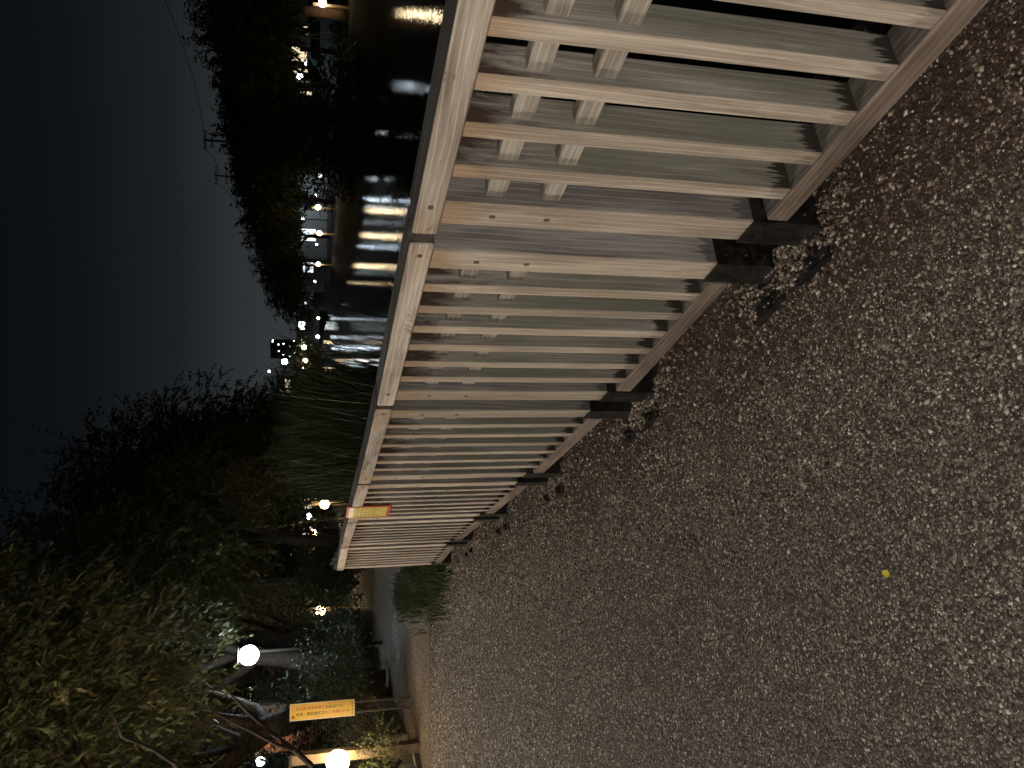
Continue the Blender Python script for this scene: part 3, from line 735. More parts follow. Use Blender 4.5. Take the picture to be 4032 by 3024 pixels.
shrub(1210, 1620, 90, (3.4, 3, 2.2), 1.4, 'dark bush on the left shore before the bridge', 78, 380, 9, .3, .15, LEAFF, base=0)
shrub(1225, 1720, 62, (2.2, 2, 1.7), 1.0, 'dark bush on the left shore lit gold at its foot', 79, 380, 9, .2, .1, LEAFF, base=0)

# reeds, grass
def blades(n, cx, cy, sx_, sy_, z0, h, bend, wd, mat, name, label, cat, seed, zf=None):
    r = np.random.default_rng(seed); k = 7
    bx = cx + r.normal(0, sx_, n); by = cy + r.normal(0, sy_, n); bz = np.full(n, z0) if zf is None else zf(bx, by)
    hh_ = h * r.uniform(.45, 1.1, n); an = r.uniform(0, 2*np.pi, n); be = bend * r.uniform(.2, 1.3, n) * hh_
    ok = bx > xs(by) + .5; bx, by, bz, hh_, an, be = bx[ok], by[ok], bz[ok], hh_[ok], an[ok], be[ok]; n = len(bx)
    be = np.where(np.cos(an) < 0, be * .45, be)
    u = np.linspace(0, 1, k)
    X = bx[:, None] + np.cos(an)[:, None] * be[:, None] * u**2.2; Y = by[:, None] + np.sin(an)[:, None] * be[:, None] * u**2.2
    Z = bz[:, None] + hh_[:, None] * (u - .32 * bend * u**3.2)
    W_ = wd * (1 - u**2)[None] * r.uniform(.6, 1.3, (n, 1)) + .0006
    px_, py_ = -np.sin(an)[:, None], np.cos(an)[:, None]
    Lf = np.stack([X + px_*W_, Y + py_*W_, Z], -1); Rt = np.stack([X - px_*W_, Y - py_*W_, Z], -1)
    V_ = np.concatenate([Lf, Rt], 1).reshape(-1, 3)
    i = np.arange(k - 1); f = np.stack([i, i + 1, i + 1 + k, i + k], -1)
    F_ = (f[None] + 2*k*np.arange(n)[:, None, None]).reshape(-1, 4)
    return tag(link(name, np_mesh(name, V_, F_, mat)), label, cat, kind='stuff')
blades(5600, -.62, 9.3, .34, .9, -1.1, 3.0, .32, .0085, REED, 'reeds', 'tall arching green reeds growing at the water behind the fence', 'reeds', 5)
blades(1300, -.95, 11.5, .25, 1.2, -1.0, 2.4, .3, .009, REED, 'waterside_grass', 'longer waterside grass behind the fourth fence panel', 'grass', 6)
blades(260, .12, 7.6, .35, .5, -1.1, 1.75, .9, .004, leafmat('dark_dry_stem', (.02, .02, .012), (.05, .045, .03)), 'dry_reed_stems', 'thin dark reed stems leaning over the water', 'reeds', 8)
gt = [gnd(1740, 2275), gnd(1640, 2300), gnd(1560, 2290)]
r_ = np.random.default_rng(12)
n = 5200; tt = r_.random(n)
bx = -1.98 - tt*1.35 + r_.normal(0, .20, n) * (1.1 - tt * .5); by = 8.35 + tt*4.2 + r_.normal(0, .28, n)
k = 5; u = np.linspace(0, 1, k); hh_ = r_.uniform(.05, .22, n); an = r_.uniform(0, 2*np.pi, n); be = hh_*r_.uniform(.3, 1, n)
X = bx[:, None] + np.cos(an)[:, None]*be[:, None]*u**2; Y = by[:, None] + np.sin(an)[:, None]*be[:, None]*u**2; Z = hh_[:, None]*(u - .2*u**3)
W_ = .004*(1 - u**2)[None] + .0006; px_, py_ = -np.sin(an)[:, None], np.cos(an)[:, None]
V_ = np.concatenate([np.stack([X + px_*W_, Y + py_*W_, Z], -1), np.stack([X - px_*W_, Y - py_*W_, Z], -1)], 1).reshape(-1, 3)
i = np.arange(k - 1); f = np.stack([i, i + 1, i + 1 + k, i + k], -1); F_ = (f[None] + 2*k*np.arange(n)[:, None, None]).reshape(-1, 4)
tag(link('grass_tuft', np_mesh('grass_tuft', V_, F_, GRASS)), 'bright green grass tuft growing at the far end of the fence', 'grass', kind='stuff')

# ------------------------------------------------------------------ lamps
def plight(p, e, c, r, parent=None):
    l = bpy.data.lights.new('lamp_light', 'POINT'); l.energy = e; l.color = c; l.shadow_soft_size = r
    o = bpy.data.objects.new('lamp_light', l); col.objects.link(o); o.location = p; o.parent = parent
    return o
DK = paint('dark_post_paint', (.05, .04, .032), .6, .3, 0, .3, 20, .1)
PW = paint('post_timber', (.20, .145, .10), .8, .2, 0, .3, 14, .2)
def path_lamp(px, py, d, label, energy, r=.11, mat=WARM, ph=.35, name='path_lamp', post=None):
    v = at(px, py, d)
    root = empty(name, (v.x, v.y, 0), 0, label, 'lamp', 'warm path lamps')
    m = MB(); m.box(-.06, .06, .0 + r, .12 + r, -.02, v.z + ph); m.obj('post', post or PW, root)
    m = MB(); m.sphere((0, 0, v.z), r, 16, 10); m.obj('globe', mat, root)
    m = MB(); m.box(-.075, .075, r - .015, r + .135, v.z + ph + .001, v.z + ph + .03); m.obj('cap', DK, root)
    m = MB(); m.tube([(0, r*.6, v.z), (0, r + .03, v.z)], .02, 8); m.obj('bracket', DK, root)
    plight((0, 0, v.z), energy, (1, .70, .38), r * 1.12, root)
    return root
path_lamp(1330, 3000, 10, 'brightest warm lamp on a square post at the left edge', 230, .14, ph=.55)
path_lamp(1262, 2405, 26.6, 'warm lamp glowing inside the yellow lit bush', 260, .15, WARM)
path_lamp(1278, 1985, 23, 'larger warm lamp just behind the fence notice', 60, .13, WARM)
path_lamp(1241, 1958, 60, 'smaller warm lamp beyond the one behind the notice', 60, .26, WARM)
path_lamp(1270, 12, 32, 'warm lamp beside the lit trunk at the right of the far bank', 18, .15, WARMF)
path_lamp(1252, 816, 48, 'first of three warm lamps in a row across the pond, nearest the cars', 16, .15, WARMF)
path_lamp(1258, 918, 52, 'middle of three warm lamps in a row across the pond', 18, .15, WARMF)
path_lamp(1253, 1040, 59, 'last of three warm lamps in a row across the pond, nearest the bridge', 16, .15, WARMF)
path_lamp(1298, 1985, 17, 'small', 0.1, .02) if False else None

def street_lamp(p, label, energy, color, mat, r=.2, aim=(0, -1), glass=None, name='street_lamp', arm=.5):
    root = empty(name, (p[0], p[1], 0), 0, label, 'street lamp')
    a_ = Vector((aim[0], aim[1], 0)).normalized() * arm
    m = MB(); m.tube([(-a_.x, -a_.y, -.05), (-a_.x, -a_.y, p[2] - .1), (-a_.x*.8, -a_.y*.8, p[2] + r*1.1), (0, 0, p[2] + r*1.25)], [.035, .028, .025, .022], 10); m.obj('pole', DK, root)
    m = MB(); m.sphere((0, 0, p[2] + r + .01), r*.8, 16, 4, zmin=0.0, sq=(1, 1, .3)); m.obj('hood', DK, root)
    m = MB(); m.sphere((0, 0, p[2]), r, 16, 10); m.obj('glass', mat, root)
    plight((0, 0, p[2]), energy, color, r*1.08, root)
    return root
v = at(980, 2580, 15)
street_lamp((v.x, v.y, v.z), 'dazzling blue white street light high among the cherry leaves', 40, (.82, .92, 1), COOL, .17, (.17, -.7), arm=.72)
v = at(1121, 1424, 92); street_lamp((v.x, v.y, v.z), 'bright white street light just left of the tower block', 260, (.85, 1, .98), COOL, .30, (0, 1))
v = at(1197, 1368, 126); street_lamp((v.x, v.y, v.z), 'white light at the foot of the tower block', 200, (.85, 1, .98), COOL, .34, (0, 1))
v = at(1060, 1462, 140); street_lamp((v.x, v.y, v.z), 'small distant white light above the left end of the bridge', 5, (.85, 1, .98), COOLS, .22, (0, 1))
# the two lamps that light the path and fence from outside the picture
key = street_lamp((-6.3, 4.7, 4.3), 'tall white path light out of view on the left of the path', 6800, (1.0, .90, .79), WARM, .16, (1, 0), arm=.5)
flash_fill = empty('path_lamp', (-.38, -.72, 0), 0, 'added lamp just behind the viewpoint standing in for a camera flash, out of view', 'lamp', 'warm path lamps')  # added lamp post, stands in for a flash held at the camera
m = MB(); m.box(-.06, .06, -.22, -.10, -.02, 1.75); m.obj('post', PW, flash_fill)
m = MB(); m.sphere((0, 0, 1.48), .07, 16, 10); m.obj('globe', WARM, flash_fill)
m = MB(); m.tube([(0, -.05, 1.48), (0, -.12, 1.48)], .02, 8); m.obj('bracket', DK, flash_fill)
plight((0, 0, 1.48), 560, (1.0, .93, .86), .08, flash_fill)
# a cool pole light over the far bank whose reflection lies on the pond
v = at(1155, 778, 75)
street_lamp((v.x, v.y, v.z), 'white street light half hidden in the far bank tree crowns', 5, (.8, .93, 1), glow('pond_light_glass', (.8, .93, 1), 34), .42, (1, .4))
for i, (px, py, d, r_s) in enumerate(((1027, 2686, 27, .06), (982, 2742, 27, .05), (1215, 2990, 18, .05))): pass
def small_light(px, py, d, r, mat, label, e=0):
    v = at(px, py, d); root = empty('wall_light', v, 0, label, 'light')
    m = MB(); m.sphere((0, 0, 0), r, 10, 6); m.obj('bulb', mat, root)
    m = MB(); m.tube([(0, 0, 0), (0, r*1.5, r*.5), (0, r*1.5, -v.z)], [r*.3, r*.3, r*.3], 6); m.obj('stand', DK, root)
    if e: plight((0, 0, 0), e, (1, .6, .3), r*1.1, root)
for a_ in ((1243, 770, 50, .07, COOL, 'pin bright light in front of the first warm lamp across the pond'), (1247, 962, 56, .06, COOL, 'pin bright light between the last two warm lamps across the pond'), (1240, 1108, 72, .08, WARMF, 'lone warm light on the far bank beyond the row of lamps'), (912, 2644, 26, .13, COOLS, 'small white light just above the dazzling street light'), (848, 2698, 30, .07, COOLS, 'tiny bluish light among the leaves above the street light'),
           (1025, 2998, 18, .10, COOLS, 'small white light by a thin limb at the left edge'), (1222, 2458, 34, .17, COOLS, 'white light between forked trunk and lit bush'),
           (1218, 2033, 45, .18, COOLS, 'white light left of the warm lamps behind the fence notice'), (1245, 1922, 70, .2, COOLS, 'small white light beyond the reeds'),
           (1233, 2102, 40, .22, WARM, 'warm light over the dark clipped bush'), (1209, 250, 46, .13, COOLS, 'small white light above the parked pale car'),
           (1261, 505, 47, .12, COOLS, 'lone small light over the black thicket'), (1258, 690, 47, .14, COOLS, 'white light just past the black thicket'),
           (1192, 860, 70, .14, COOLS, 'pale light in the trees above the row of warm lamps'), (1205, 1192, 130, .25, COOLS, 'pale dot of light on the far shore'),
           (1253, 1253, 119, .22, COOLS, 'white dot just under the bridge'), (1251, 1326, 119, .28, COOLS, 'brighter white dot under the bridge deck'),
           (1202, 1420, 110, .3, WARM, 'warm dot on the bridge behind the railing'), (1200, 2955, 20, .05, COOLS, 'faint glint at the left edge hedge')):
    small_light(*a_)

# ------------------------------------------------------------------ yellow signboard
FONT_Z = .0
sgc = at(1270, 2796, 11.2)
sgn = empty('signboard', (sgc.x, sgc.y, 0), R(14), 'tall narrow yellow board with red and black Japanese writing on short posts', 'sign')
hz, hw = .43, .108; zc = sgc.z
YB = paint('board_yellow', (.72, .46, .07), .4, .4, 0, .08, 5, 0); BK = paint('board_black_ink', (.03, .025, .015), .5, .3, 0, .1, 5, 0); RD = paint('board_red_ink', (.52, .07, .03), .5, .3, 0, .1, 5, 0)
m = MB(); m.box(-hw, hw, 0, .012, zc - hz, zc + hz); m.obj('white_frame', WHP, sgn)
m = MB(); m.box(-hw + .008, hw - .008, -.003, -.0005, zc - hz + .008, zc + hz - .008); m.obj('yellow_face', YB, sgn)
m = MB(); m.box(hw*.45, hw*.45 + .025, .014, .035, -.02, zc - .1); m.obj('post', DK, sgn)
m = MB(); m.box(-hw*.75, -hw*.75 + .025, .014, .035, -.02, zc - .1); m.obj('post', DK, sgn)
def textobj(s, size, x, z, mat, pitch, name='lettering'):
    for i, ch in enumerate(s):
        if ch == ' ': continue
        cu = bpy.data.curves.new('t', 'FONT'); cu.body = ch; cu.size = size; cu.align_x = 'CENTER'; cu.align_y = 'CENTER'; cu.extrude = .0004; cu.resolution_u = 2; cu.offset = .0004
        to = bpy.data.objects.new('t', cu); col.objects.link(to)
        dg = bpy.context.evaluated_depsgraph_get(); me_ = bpy.data.meshes.new_from_object(to.evaluated_get(dg)); bpy.data.objects.remove(to)
        me_.name = name; me_.materials.clear(); me_.materials.append(mat)
        link(name, me_, sgn, (x, -.0042, z - i*pitch), (R(90), 0, 0))
z0 = zc + hz - .105
pc = .0485
def column(runs, x, z, pc, size):
    for s, mt in runs:
        textobj(s, size, x, z, mt, pc); z -= pc * len(s)
column([('自転車', RD), ('は', BK), ('車道通行', RD), ('が原則です', BK)], .040, z0, pc, .047)
column([('歩道・遊歩道内は', BK), ('歩行者優先', RD), ('です', BK)], -.030, z0, .0478, .047)
for i, ch in enumerate('四米町藤'): textobj(ch, .024, -.062 + i*.042, zc - hz + .028, BK, .03)
m = MB(); q = [(-.012, -.018), (.004, -.020), (.016, -.004), (.010, .012), (.002, .022), (-.006, .010), (-.016, .0)]
m.add([(x - .058, -.0045, z + zc + hz - .045) for x, z in q], [tuple(range(7))]); m.obj('emblem', BK, sgn)
m = MB(); m.add([(x - .058, -.0052, z + zc + hz - .047) for x, z in ((-.003, -.008), (.005, -.006), (.004, .002), (-.002, .002))], [(0, 1, 2, 3)]); m.obj('emblem_eye', YB, sgn)

# ------------------------------------------------------------------ brick pillar and houses behind the left trees
BR = paint('brick', (.36, .14, .075), .85, .2, 0, .3, 12, .3); MO = paint('mortar', (.16, .13, .11), .9, .1, 0, .2, 20, .2)
v = at(1100, 2868, 17)
bp_ = empty('brick_pillar', (v.x, v.y, 0), R(12), 'orange brick gate wall lit from close by under a grey coping', 'wall')
m = MB(); m.box(-.46, .46, .0, .3, 0, 2.34); m.obj('mortar_core', MO, bp_)
brm = bevel_box('brick', 0, .2, -.008, .08, 0, .058, [BR], .004)
nb_ = 0
for row in range(18, -1, -1):
    z = .98 + row * .0715
    for c_ in range(-3, 5):
        x = c_ * .212 + (.106 if row % 2 else 0) - .35
        if x < -.47 or x + .2 > .47: continue
        link('brick', brm, bp_, (x, random.uniform(-.003, .002), z)); nb_ += 1
m = MB(); m.box(-.5, .5, -.04, .34, 2.342, 2.41); m.obj('coping', CONC, bp_)
m = MB(); m.tube([(-.45, .1, 2.41), (-.45, .1, 2.56), (.0, .1, 2.58), (.1, .1, 2.42)], .02, 8); m.obj('handrail', paint('pale_rail', (.5, .5, .48), .3, .5, .6, .1, 10, 0), bp_)
gl = empty('gate_lamp', (0, 0, 0), 0, 'flaring warm gate lamp in front of the orange brick wall', 'lamp')
v2 = at(1090, 2893, 16.7); gl.location = v2
m = MB(); m.sphere((0, 0, 0), .085, 12, 8); m.obj('globe', WARM, gl)
m = MB(); m.box(-.05, .05, .06, .16, -.12, .1); m.obj('bracket', DK, gl)
plight((0, 0, 0), 10, (1, .55, .25), .1, gl)
WALLW = paint('white_render', (.28, .285, .28), .8, .2, 0, .15, 2, .05); ROOF = paint('roof_tile', (.05, .05, .055), .7, .3, 0, .2, 5, .2)
WALLB = paint('beige_siding', (.38, .30, .21), .8, .2, 0, .15, 3, .05); GLASS = N('window_glass', .08, .8); GLASS.color((.01, .012, .015)); GLASS = GLASS.m
FR = paint('window_frame', (.4, .4, .4), .5, .4, 0, .1, 5, 0)
def house(px, py, d, w_, dp, h, rz, label, wall_m=WALLW, wins=(), roof=1.1, name='house', cat='house'):
    v = at(px, py, d); root = empty(name, (v.x, v.y, 0), rz, label, cat)
    m = MB(); m.box(-w_/2, w_/2, 0, dp, -.1, h); m.obj('wall', wall_m, root)
    if roof:
        m = MB(); e_ = .35; a_ = h + .003
        m.add([(-w_/2-e_, -e_, a_), (w_/2+e_, -e_, a_), (w_/2+e_, dp+e_, a_), (-w_/2-e_, dp+e_, a_), (-w_/2-e_, dp/2, a_+roof), (w_/2+e_, dp/2, a_+roof)],
              [(0, 3, 2, 1), (0, 1, 5, 4), (2, 3, 4, 5), (0, 4, 3), (1, 2, 5)])
        m.obj('roof', ROOF, root)
    for (x0, x1, z0_, z1_, mt, bars) in wins:
        m = MB(); t_ = .05
        m.box(x0, x1, -.05, -.002, z0_, z0_ + t_); m.box(x0, x1, -.05, -.002, z1_ - t_, z1_)
        m.box(x0, x0 + t_, -.05, -.002, z0_ + t_, z1_ - t_); m.box(x1 - t_, x1, -.05, -.002, z0_ + t_, z1_ - t_)
        for b in range(bars):
            z = z0_ + (z1_ - z0_) * (b + 1) / (bars + 1); m.box(x0 + t_, x1 - t_, -.045, -.004, z - .012, z + .012)
        f_ = m.obj('window', FR, root)
        m = MB(); m.box(x0 + t_, x1 - t_, -.02, -.008, z0_ + t_, z1_ - t_); m.obj('pane', mt, f_)
    return root
D2 = GLASS
house(1200, 2620, 29, 5.0, 6, 4.2, R(8), 'white walled house glimpsed between the cherry trunks', wins=((-1.9, -1.1, .9, 2.1, D2, 7), (-.6, .3, .9, 2.0, D2, 5), (.9, 1.9, .5, 2.0, D2, 4), (-1.8, -.9, 2.7, 3.6, WINC, 1)))
house(1050, 2800, 25, 3.6, 5, 4.6, R(14), 'grey house front with a pale bay above the brick wall', wins=((-.4, .9, 2.9, 3.7, D2, 1), (-1.5, -.7, 2.6, 3.5, D2, 1)))
house(1200, 2080, 52, 4.6, 6, 2.7, 0, 'low white building beyond the warm lamps behind the notice', wins=((-2, -1.2, 1.0, 2.1, D2, 1), (-.6, .2, 1.2, 1.9, WINC, 1), (1.2, 1.9, 1.0, 1.9, WIN, 1)))
v = at(1224, 2128, 37)
shp = empty('red_topped_sign_box', (v.x, v.y, 0), 0, 'small lit shop box with a red top edge above the dark clipped bush', 'sign')
m = MB(); m.box(-.13, .13, 0, .2, v.z - .28, v.z + .28); m.obj('lit_face', glow('orange_box_light', (1, .55, .3), 1.6), shp)
m = MB(); m.box(.131, .19, 0, .2, v.z - .28, v.z + .28); m.obj('red_edge', RED, shp)
m = MB(); m.box(-.04, .04, .21, .27, 0, v.z + .2); m.obj('post', DK, shp)
GH = 'houses across the pond'
def hs(*a, **k): o = house(*a, **k); o['group'] = GH; return o
hs(1200, 150, 58, 7, 7, 3.0, R(-18), 'beige house with tall lit slats behind the pale car', wall_m=WALLB, wins=((-2.6, -2.0, 1.5, 2.9, WIN, 0), (-1.6, -.6, 1.5, 2.9, WIN, 2), (.2, .8, 1.6, 2.6, WIN, 0), (1.5, 2.5, 1.5, 2.6, D2, 1)))
hs(1220, 400, 60, 7, 7, 3.1, R(-16), 'beige house behind the dark tree trunks across the pond', wall_m=WALLB, wins=((-2.6, -1.2, 1.2, 2.2, D2, 1), (.4, 1.6, 1.4, 2.3, WIN, 1)))
hs(1230, 530, 64, 6, 7, 2.6, R(-14), 'low house with a glazed grid window above the black thicket', wall_m=WALLB, wins=((-2.2, -.6, 1.1, 2.3, D2, 2), (1.0, 2.2, 1.3, 2.3, WIN, 1)))
hs(1235, 850, 78, 8, 7, 3.2, R(-10), 'whitish house behind the first warm lamp of the row', wins=((-2.4, -1.2, 1.0, 2.4, WINC, 1), (.4, 2.0, 1.2, 2.2, D2, 1)))
hs(1235, 990, 92, 9, 7, 3.4, R(-8), 'grey house behind the last warm lamp of the row', wins=((-2.4, -1.2, 1.2, 2.4, WINC, 1), (1, 2.4, 1.2, 2.3, D2, 1)))
hs(1230, 1280, 235, 9, 9, 5.6, 0, 'white block with one bright window at the pond end', roof=0, wins=((-1.5, 1.0, 3.2, 5.0, glow('very_bright_window', (.9, 1, .95), 6), 0),))
hs(1230, 1640, 190, 9, 8, 5.0, R(6), 'dim house on the left shore past the bridge', roof=1.6, wins=((-1, 1, 2.5, 4.0, D2, 1),))
hs(1230, 1520, 240, 6, 8, 11, 0, 'narrow pale building with a lit balcony at the pond end', wall_m=WALLB, roof=0, wins=((-2.2, 2.2, 7.2, 8.8, WIN, 0), (-2, -1, 9.4, 10.4, WINC, 0)))
# tower block
v = at(1230, 1372, 420)
tw_ = empty('tower_block', (v.x, v.y, 0), 0, 'dark tower block with scattered lit windows on the skyline', 'tower block')
m = MB(); m.box(-5.0, 0, 0, 12, 0, 21.5); m.obj('wall', paint('dark_facade', (.05, .055, .065), .8, .2, 0, .1, 1, 0), tw_)
m = MB(); m.box(0.01, 4.4, 2, 12, 0, 21.8); m.obj('wall', paint('darker_facade', (.03, .033, .045), .8, .2, 0, .1, 1, 0), tw_)
wm = MB(); wm.box(-.28, .28, -.06, -.005, 0, .55); wme = wm.mesh('window', [COOLS])
for x, z in ((3.9, 20.2), (3.2, 20.3), (1.8, 17.4), (3.6, 6.2), (3.3, 5.2), (.9, 12), (2.2, 15), (-1.6, 17.2), (-3.4, 15), (-2.4, 9.5), (-4.2, 11.8), (3.7, 9.8), (1.2, 8.2)):
    link('window', wme, tw_, (x, 2 if x > 0 else 0, z), (0, 0, 0), (1 if x > 0 else .8, 1, 1))
# bridge
bv0, bv1 = at(1228, 1100, 120), at(1228, 1640, 120)
bg = empty('bridge', ((bv0.x + bv1.x)/2, 120, 0), 0, 'low dark bridge with a railing across the far end of the pond', 'bridge')
hwid = (bv0.x - bv1.x)/2 + 2; DB = paint('bridge_steel', (.05, .042, .038), .7, .3, 0, .2, 2, 0)
m = MB(); m.box(-hwid, hwid, 0, 4, .35, 1.15); m.obj('deck', DB, bg)
m = MB(); m.box(-hwid, hwid, -.12, -.02, 2.02, 2.1); m.box(-hwid, hwid, -.1, -.04, 1.6, 1.65); m.obj('handrail', DB, bg)
m = MB()
for i in range(int(hwid*2/.45)): m.box(-hwid + i*.45, -hwid + i*.45 + .16, -.09, -.03, 1.14, 2.02)
tag(m.obj('balusters', DB, bg), kind='stuff')
for x in (-hwid*.5, 0, hwid*.5):
    m = MB(); m.box(x - .3, x + .3, 1, 3, -1.6, .349); m.obj('pier', CONC, bg)
v = at(1180, 300, 38); street_lamp((v.x, v.y, v.z), 'added white lamp hidden in leaves to brighten the pale car', 110, (.8, .93, 1), COOLS, .14, (1, .4))  # extra lamp added in the leaves to brighten the pale car
# lights reflected beyond the bridge
for i, (px, py, c_) in enumerate(((1180, 1240, COOLS), (1190, 1345, WARM), (1196, 1450, WARM))):
    small_light(px, py, 214, .35, c_, ['small shore light behind the bridge, right end', 'warm shore light behind the middle of the bridge', 'warm shore light behind the left of the bridge'][i])

# ------------------------------------------------------------------ utility poles
POLE = paint('pole_concrete', (.06, .06, .06), .8, .2, 0, .2, 4, 0)
def upole(px, py, d, top_px, label, arms):
    v = at(px, py, d); zt = at(top_px, py, d).z; root = empty('utility_pole', (v.x, v.y, 0), 0, label, 'pole', 'utility poles against the sky')
    m = MB(); m.tube([(0, 0, 0), (0, 0, zt)], [.16, .10], 8); m.obj('pole', POLE, root)
    for dz, wd_ in arms:
        m = MB(); m.box(-wd_/2, wd_/2, -.15, -.07, zt - dz - .05, zt - dz + .05)
        o_ = m.obj('crossarm', POLE, root)
        m = MB()
        for x in (-wd_*.45, -wd_*.15, wd_*.15, wd_*.45): m.tube([(x, -.11, zt - dz + .05), (x, -.11, zt - dz + .24)], [.06, .045], 6)
        m.obj('insulators', POLE, o_)
    return root
upole(1230, 583, 85, 800, 'tall utility pole with insulators rising over the far bank trees', ((.25, 1.9), (.9, 1.4)))
upole(1230, 716, 110, 845, 'second utility pole with cross arms behind the far bank trees', ((.2, 2.4), (1.5, 2.2)))
upole(1230, 880, 120, 950, 'short topped utility pole further along the far bank', ((.2, 1.2),))
upole(1230, 1245, 160, 1150, 'utility pole by the white block at the pond end', ((.2, 1.8), (.9, 1.5)))
upole(1230, 1300, 180, 1140, 'utility pole between white block and tower block', ((.3, 2.0), (1.2, 1.6)))
upole(1230, 1660, 130, 1080, 'leaning utility pole on the left shore beyond the reeds', ((.3, 1.6), (1.0, 1.4)))
# wires
wr = MB()
def wire(a, b, sag):
    wr.tube([a.lerp(b, i/10) - Vector((0, 0, sag*4*(i/10)*(1-i/10))) for i in range(11)], .03, 4)
wire(at(805, 583, 85), at(560, -200, 50), .8); wire(at(850, 716, 110), at(805, 583, 85), .8); wire(at(950, 880, 120), at(850, 716, 110), .9)
tag(wr.obj('overhead_wires', POLE), 'sagging overhead wires strung between the utility poles', 'wire')

# ------------------------------------------------------------------ parked cars on the far bank
CARP = paint('pale_blue_car_paint', (.45, .52, .55), .25, .6, .2, .05, 3, 0); CARD = paint('dark_car_paint', (.02, .022, .028), .2, .6, .3, .05, 3, 0)
TY = paint('tyre', (.02, .02, .02), .8, .2, 0, .1, 10, 0); HUB = paint('hub', (.35, .35, .35), .3, .5, .8, .1, 10, 0)
def car(px, py, d, rz, pm, label, lit=False):
    v = at(px, py, d); root = empty('parked_car', (v.x, v.y, 0), rz, label, 'car', 'cars parked across the pond')
    def loft(name, prof, hw_, mat, inset=0, parent=root):
        m = MB(); vs = []
        for s in (-1, 1): vs += [(x, s*(hw_ - i_), z) for x, z, i_ in prof]
        n = len(prof); fs = [tuple(range(n))[::-1], tuple(range(n, 2*n))] + [(i, (i+1) % n, (i+1) % n + n, i + n) for i in range(n)]
        m.add(vs, fs); return m.obj(name, mat, parent)
    loft('body', [(-2.1, .35, .05), (-2.15, .75, .02), (-2.05, .98, .06), (-1.2, 1.02, .04), (1.0, 1.0, .04), (1.75, .9, .06), (2.1, .72, .08), (2.12, .35, .06), (1.9, .25, .05), (-1.9, .25, .05)], .86, pm)
    loft('cabin', [(-2.0, 1.005, .10), (-1.75, 1.5, .2), (-1.5, 1.66, .24), (.1, 1.68, .24), (.5, 1.6, .22), (1.35, 1.005, .12)], .85, pm)
    for s in (-1, 1):
        for x0, x1 in ((-1.75, -.95), (-.85, -.05), (.05, .85)):
            m = MB(); zt = 1.52 if x1 < .5 else 1.2; x1t = x1 if x1 < .5 else x1 - .25
            yb, yt = s*.762, s*.668
            m.add([(x0, yb, 1.06), (x1, yb, 1.06), (x1t, yt + (s*.06 if zt < 1.5 else 0), zt + (.0 if zt > 1.5 else .25)), (x0 + .05, yt, 1.52)], [(0, 1, 2, 3)]); m.obj('side_window', GLASS, root)
        m = MB(); m.box(1.98, 2.13, s*.62 - .14, s*.62 + .14, .66, .78); m.obj('headlight', WHP, root)
        for x in (-1.3, 1.35):
            m = MB(); m.tube([(x, s*.70, .31), (x, s*.875, .31)], .31, 16); wh = m.obj('wheel', TY, root)
            m = MB(); m.tube([(x, s*.876, .31), (x, s*.882, .31)], .18, 12); m.obj('hub', HUB, wh)
    m = MB(); m.add([(.60, -.60, 1.585), (.60, .60, 1.585), (1.33, .68, 1.06), (1.33, -.68, 1.06)], [(0, 3, 2, 1)]); m.obj('windscreen', GLASS, root)
    return root
car(1250, 235, 41, R(200), CARP, 'pale blue white car parked under the trees across the pond')
car(1250, 95, 44, R(195), CARD, 'dark car parked behind the pale one across the pond')
v = at(1250, 240, 38.5)

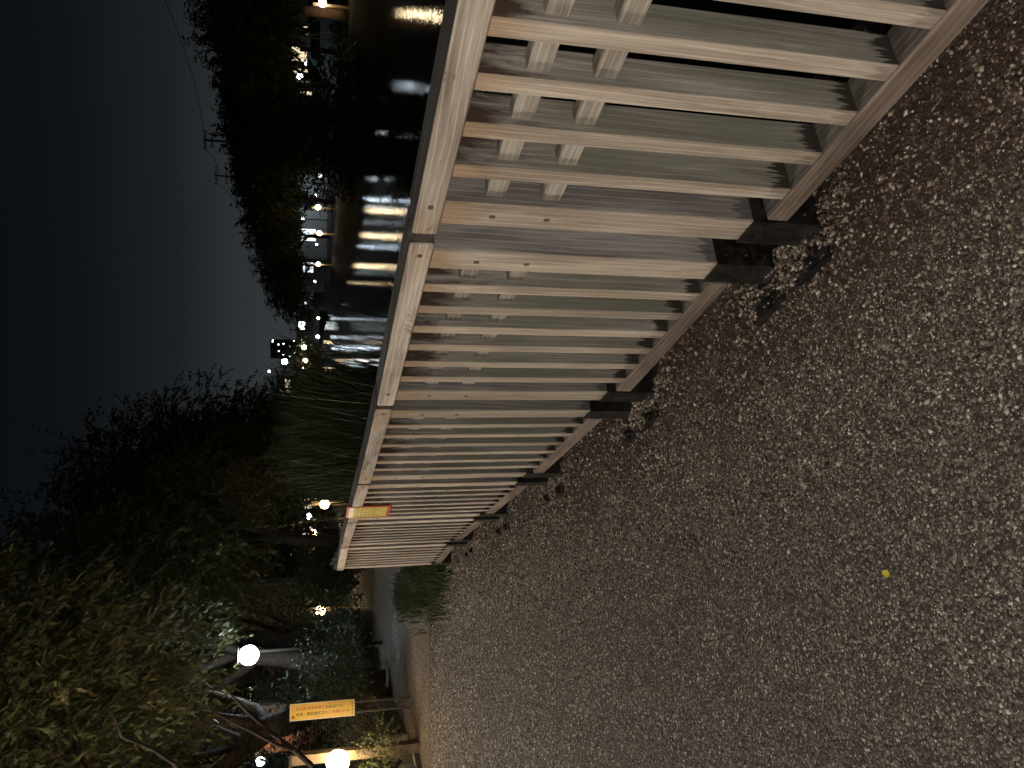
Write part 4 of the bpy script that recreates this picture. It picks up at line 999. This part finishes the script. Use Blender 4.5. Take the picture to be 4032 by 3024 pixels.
# trunk lit warm at the far right, slim poles on the bank
def pole_thing(px, py, d, x_top, r, mat, label, cat='post', name='bank_post'):
    v = at(px, py, d); zt = at(x_top, py, d).z
    m = MB(); m.tube([(0, 0, 0), (.02, 0, zt*.5), (0, 0, zt)], [r, r*.9, r*.8], 8)
    return tag(m.obj(name, mat, None, loc=(v.x, v.y, 0)), label, cat)
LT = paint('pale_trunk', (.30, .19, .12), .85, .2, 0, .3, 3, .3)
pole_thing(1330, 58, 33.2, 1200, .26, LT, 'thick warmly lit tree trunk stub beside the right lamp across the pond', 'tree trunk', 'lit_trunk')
pole_thing(1290, 158, 35, 1150, .04, LT, 'thin pale pole in front of the parked cars')
pole_thing(1300, 205, 36, 1180, .13, BARK, 'dark slim trunk in front of the pale car', 'tree trunk', 'slim_trunk')
pole_thing(1290, 340, 38, 1170, .15, BARK, 'dark slim trunk at the left of the pale car', 'tree trunk', 'slim_trunk')
# low wooden rail beyond the fence
rb = empty('low_rail', (0, 0, 0), 0, 'low brown wooden rail running past the dark bushes beyond the fence', 'railing')
pa, pb = Vector((-3.1, 14.5, 0)), Vector((-5.3, 22.5, 0)); dd = pb - pa; th = math.atan2(dd.y, dd.x)
rb.location = pa; rb.rotation_euler = (0, 0, th)
for z in (.42, .78):
    m = MB(); m.box(0, dd.length, -.03, .03, z, z + .09); m.obj('rail', WB, rb)
for i in range(6):
    m = MB(); m.box(i*dd.length/5 - .05, i*dd.length/5 + .05, -.1, -.031, -.02, .95); m.obj('post', WB, rb)
print('tris', sum(len(o.data.loop_triangles) or len(o.data.polygons) for o in col.objects if o.type == 'MESH'))


# two long bare limbs of the nearest cherry tree reaching across the lower left
for pts_, r0 in ((((1240, 3120, 8.0), (1222, 3010, 7.8), (1150, 2945, 7.5), (1060, 2880, 7.3), (960, 2790, 7.1), (880, 2700, 7.0)), .034), (((1165, 2955, 7.55), (1085, 2930, 7.3), (1010, 2890, 7.2), (930, 2850, 7.1), (830, 2800, 7.0)), .02),
                 (((760, 3120, 7.6), (690, 3010, 7.4), (600, 2950, 7.3), (480, 2900, 7.2), (440, 2800, 7.1)), .026)):
    t1 = bpy.data.objects['cherry_tree']
    m = MB(); P3 = [at(*q) - t1.location for q in pts_]; m.tube(P3, [r0 * (1 - .75 * i / (len(P3) - 1)) for i in range(len(P3))], 8); m.obj('limb', BARK, t1)
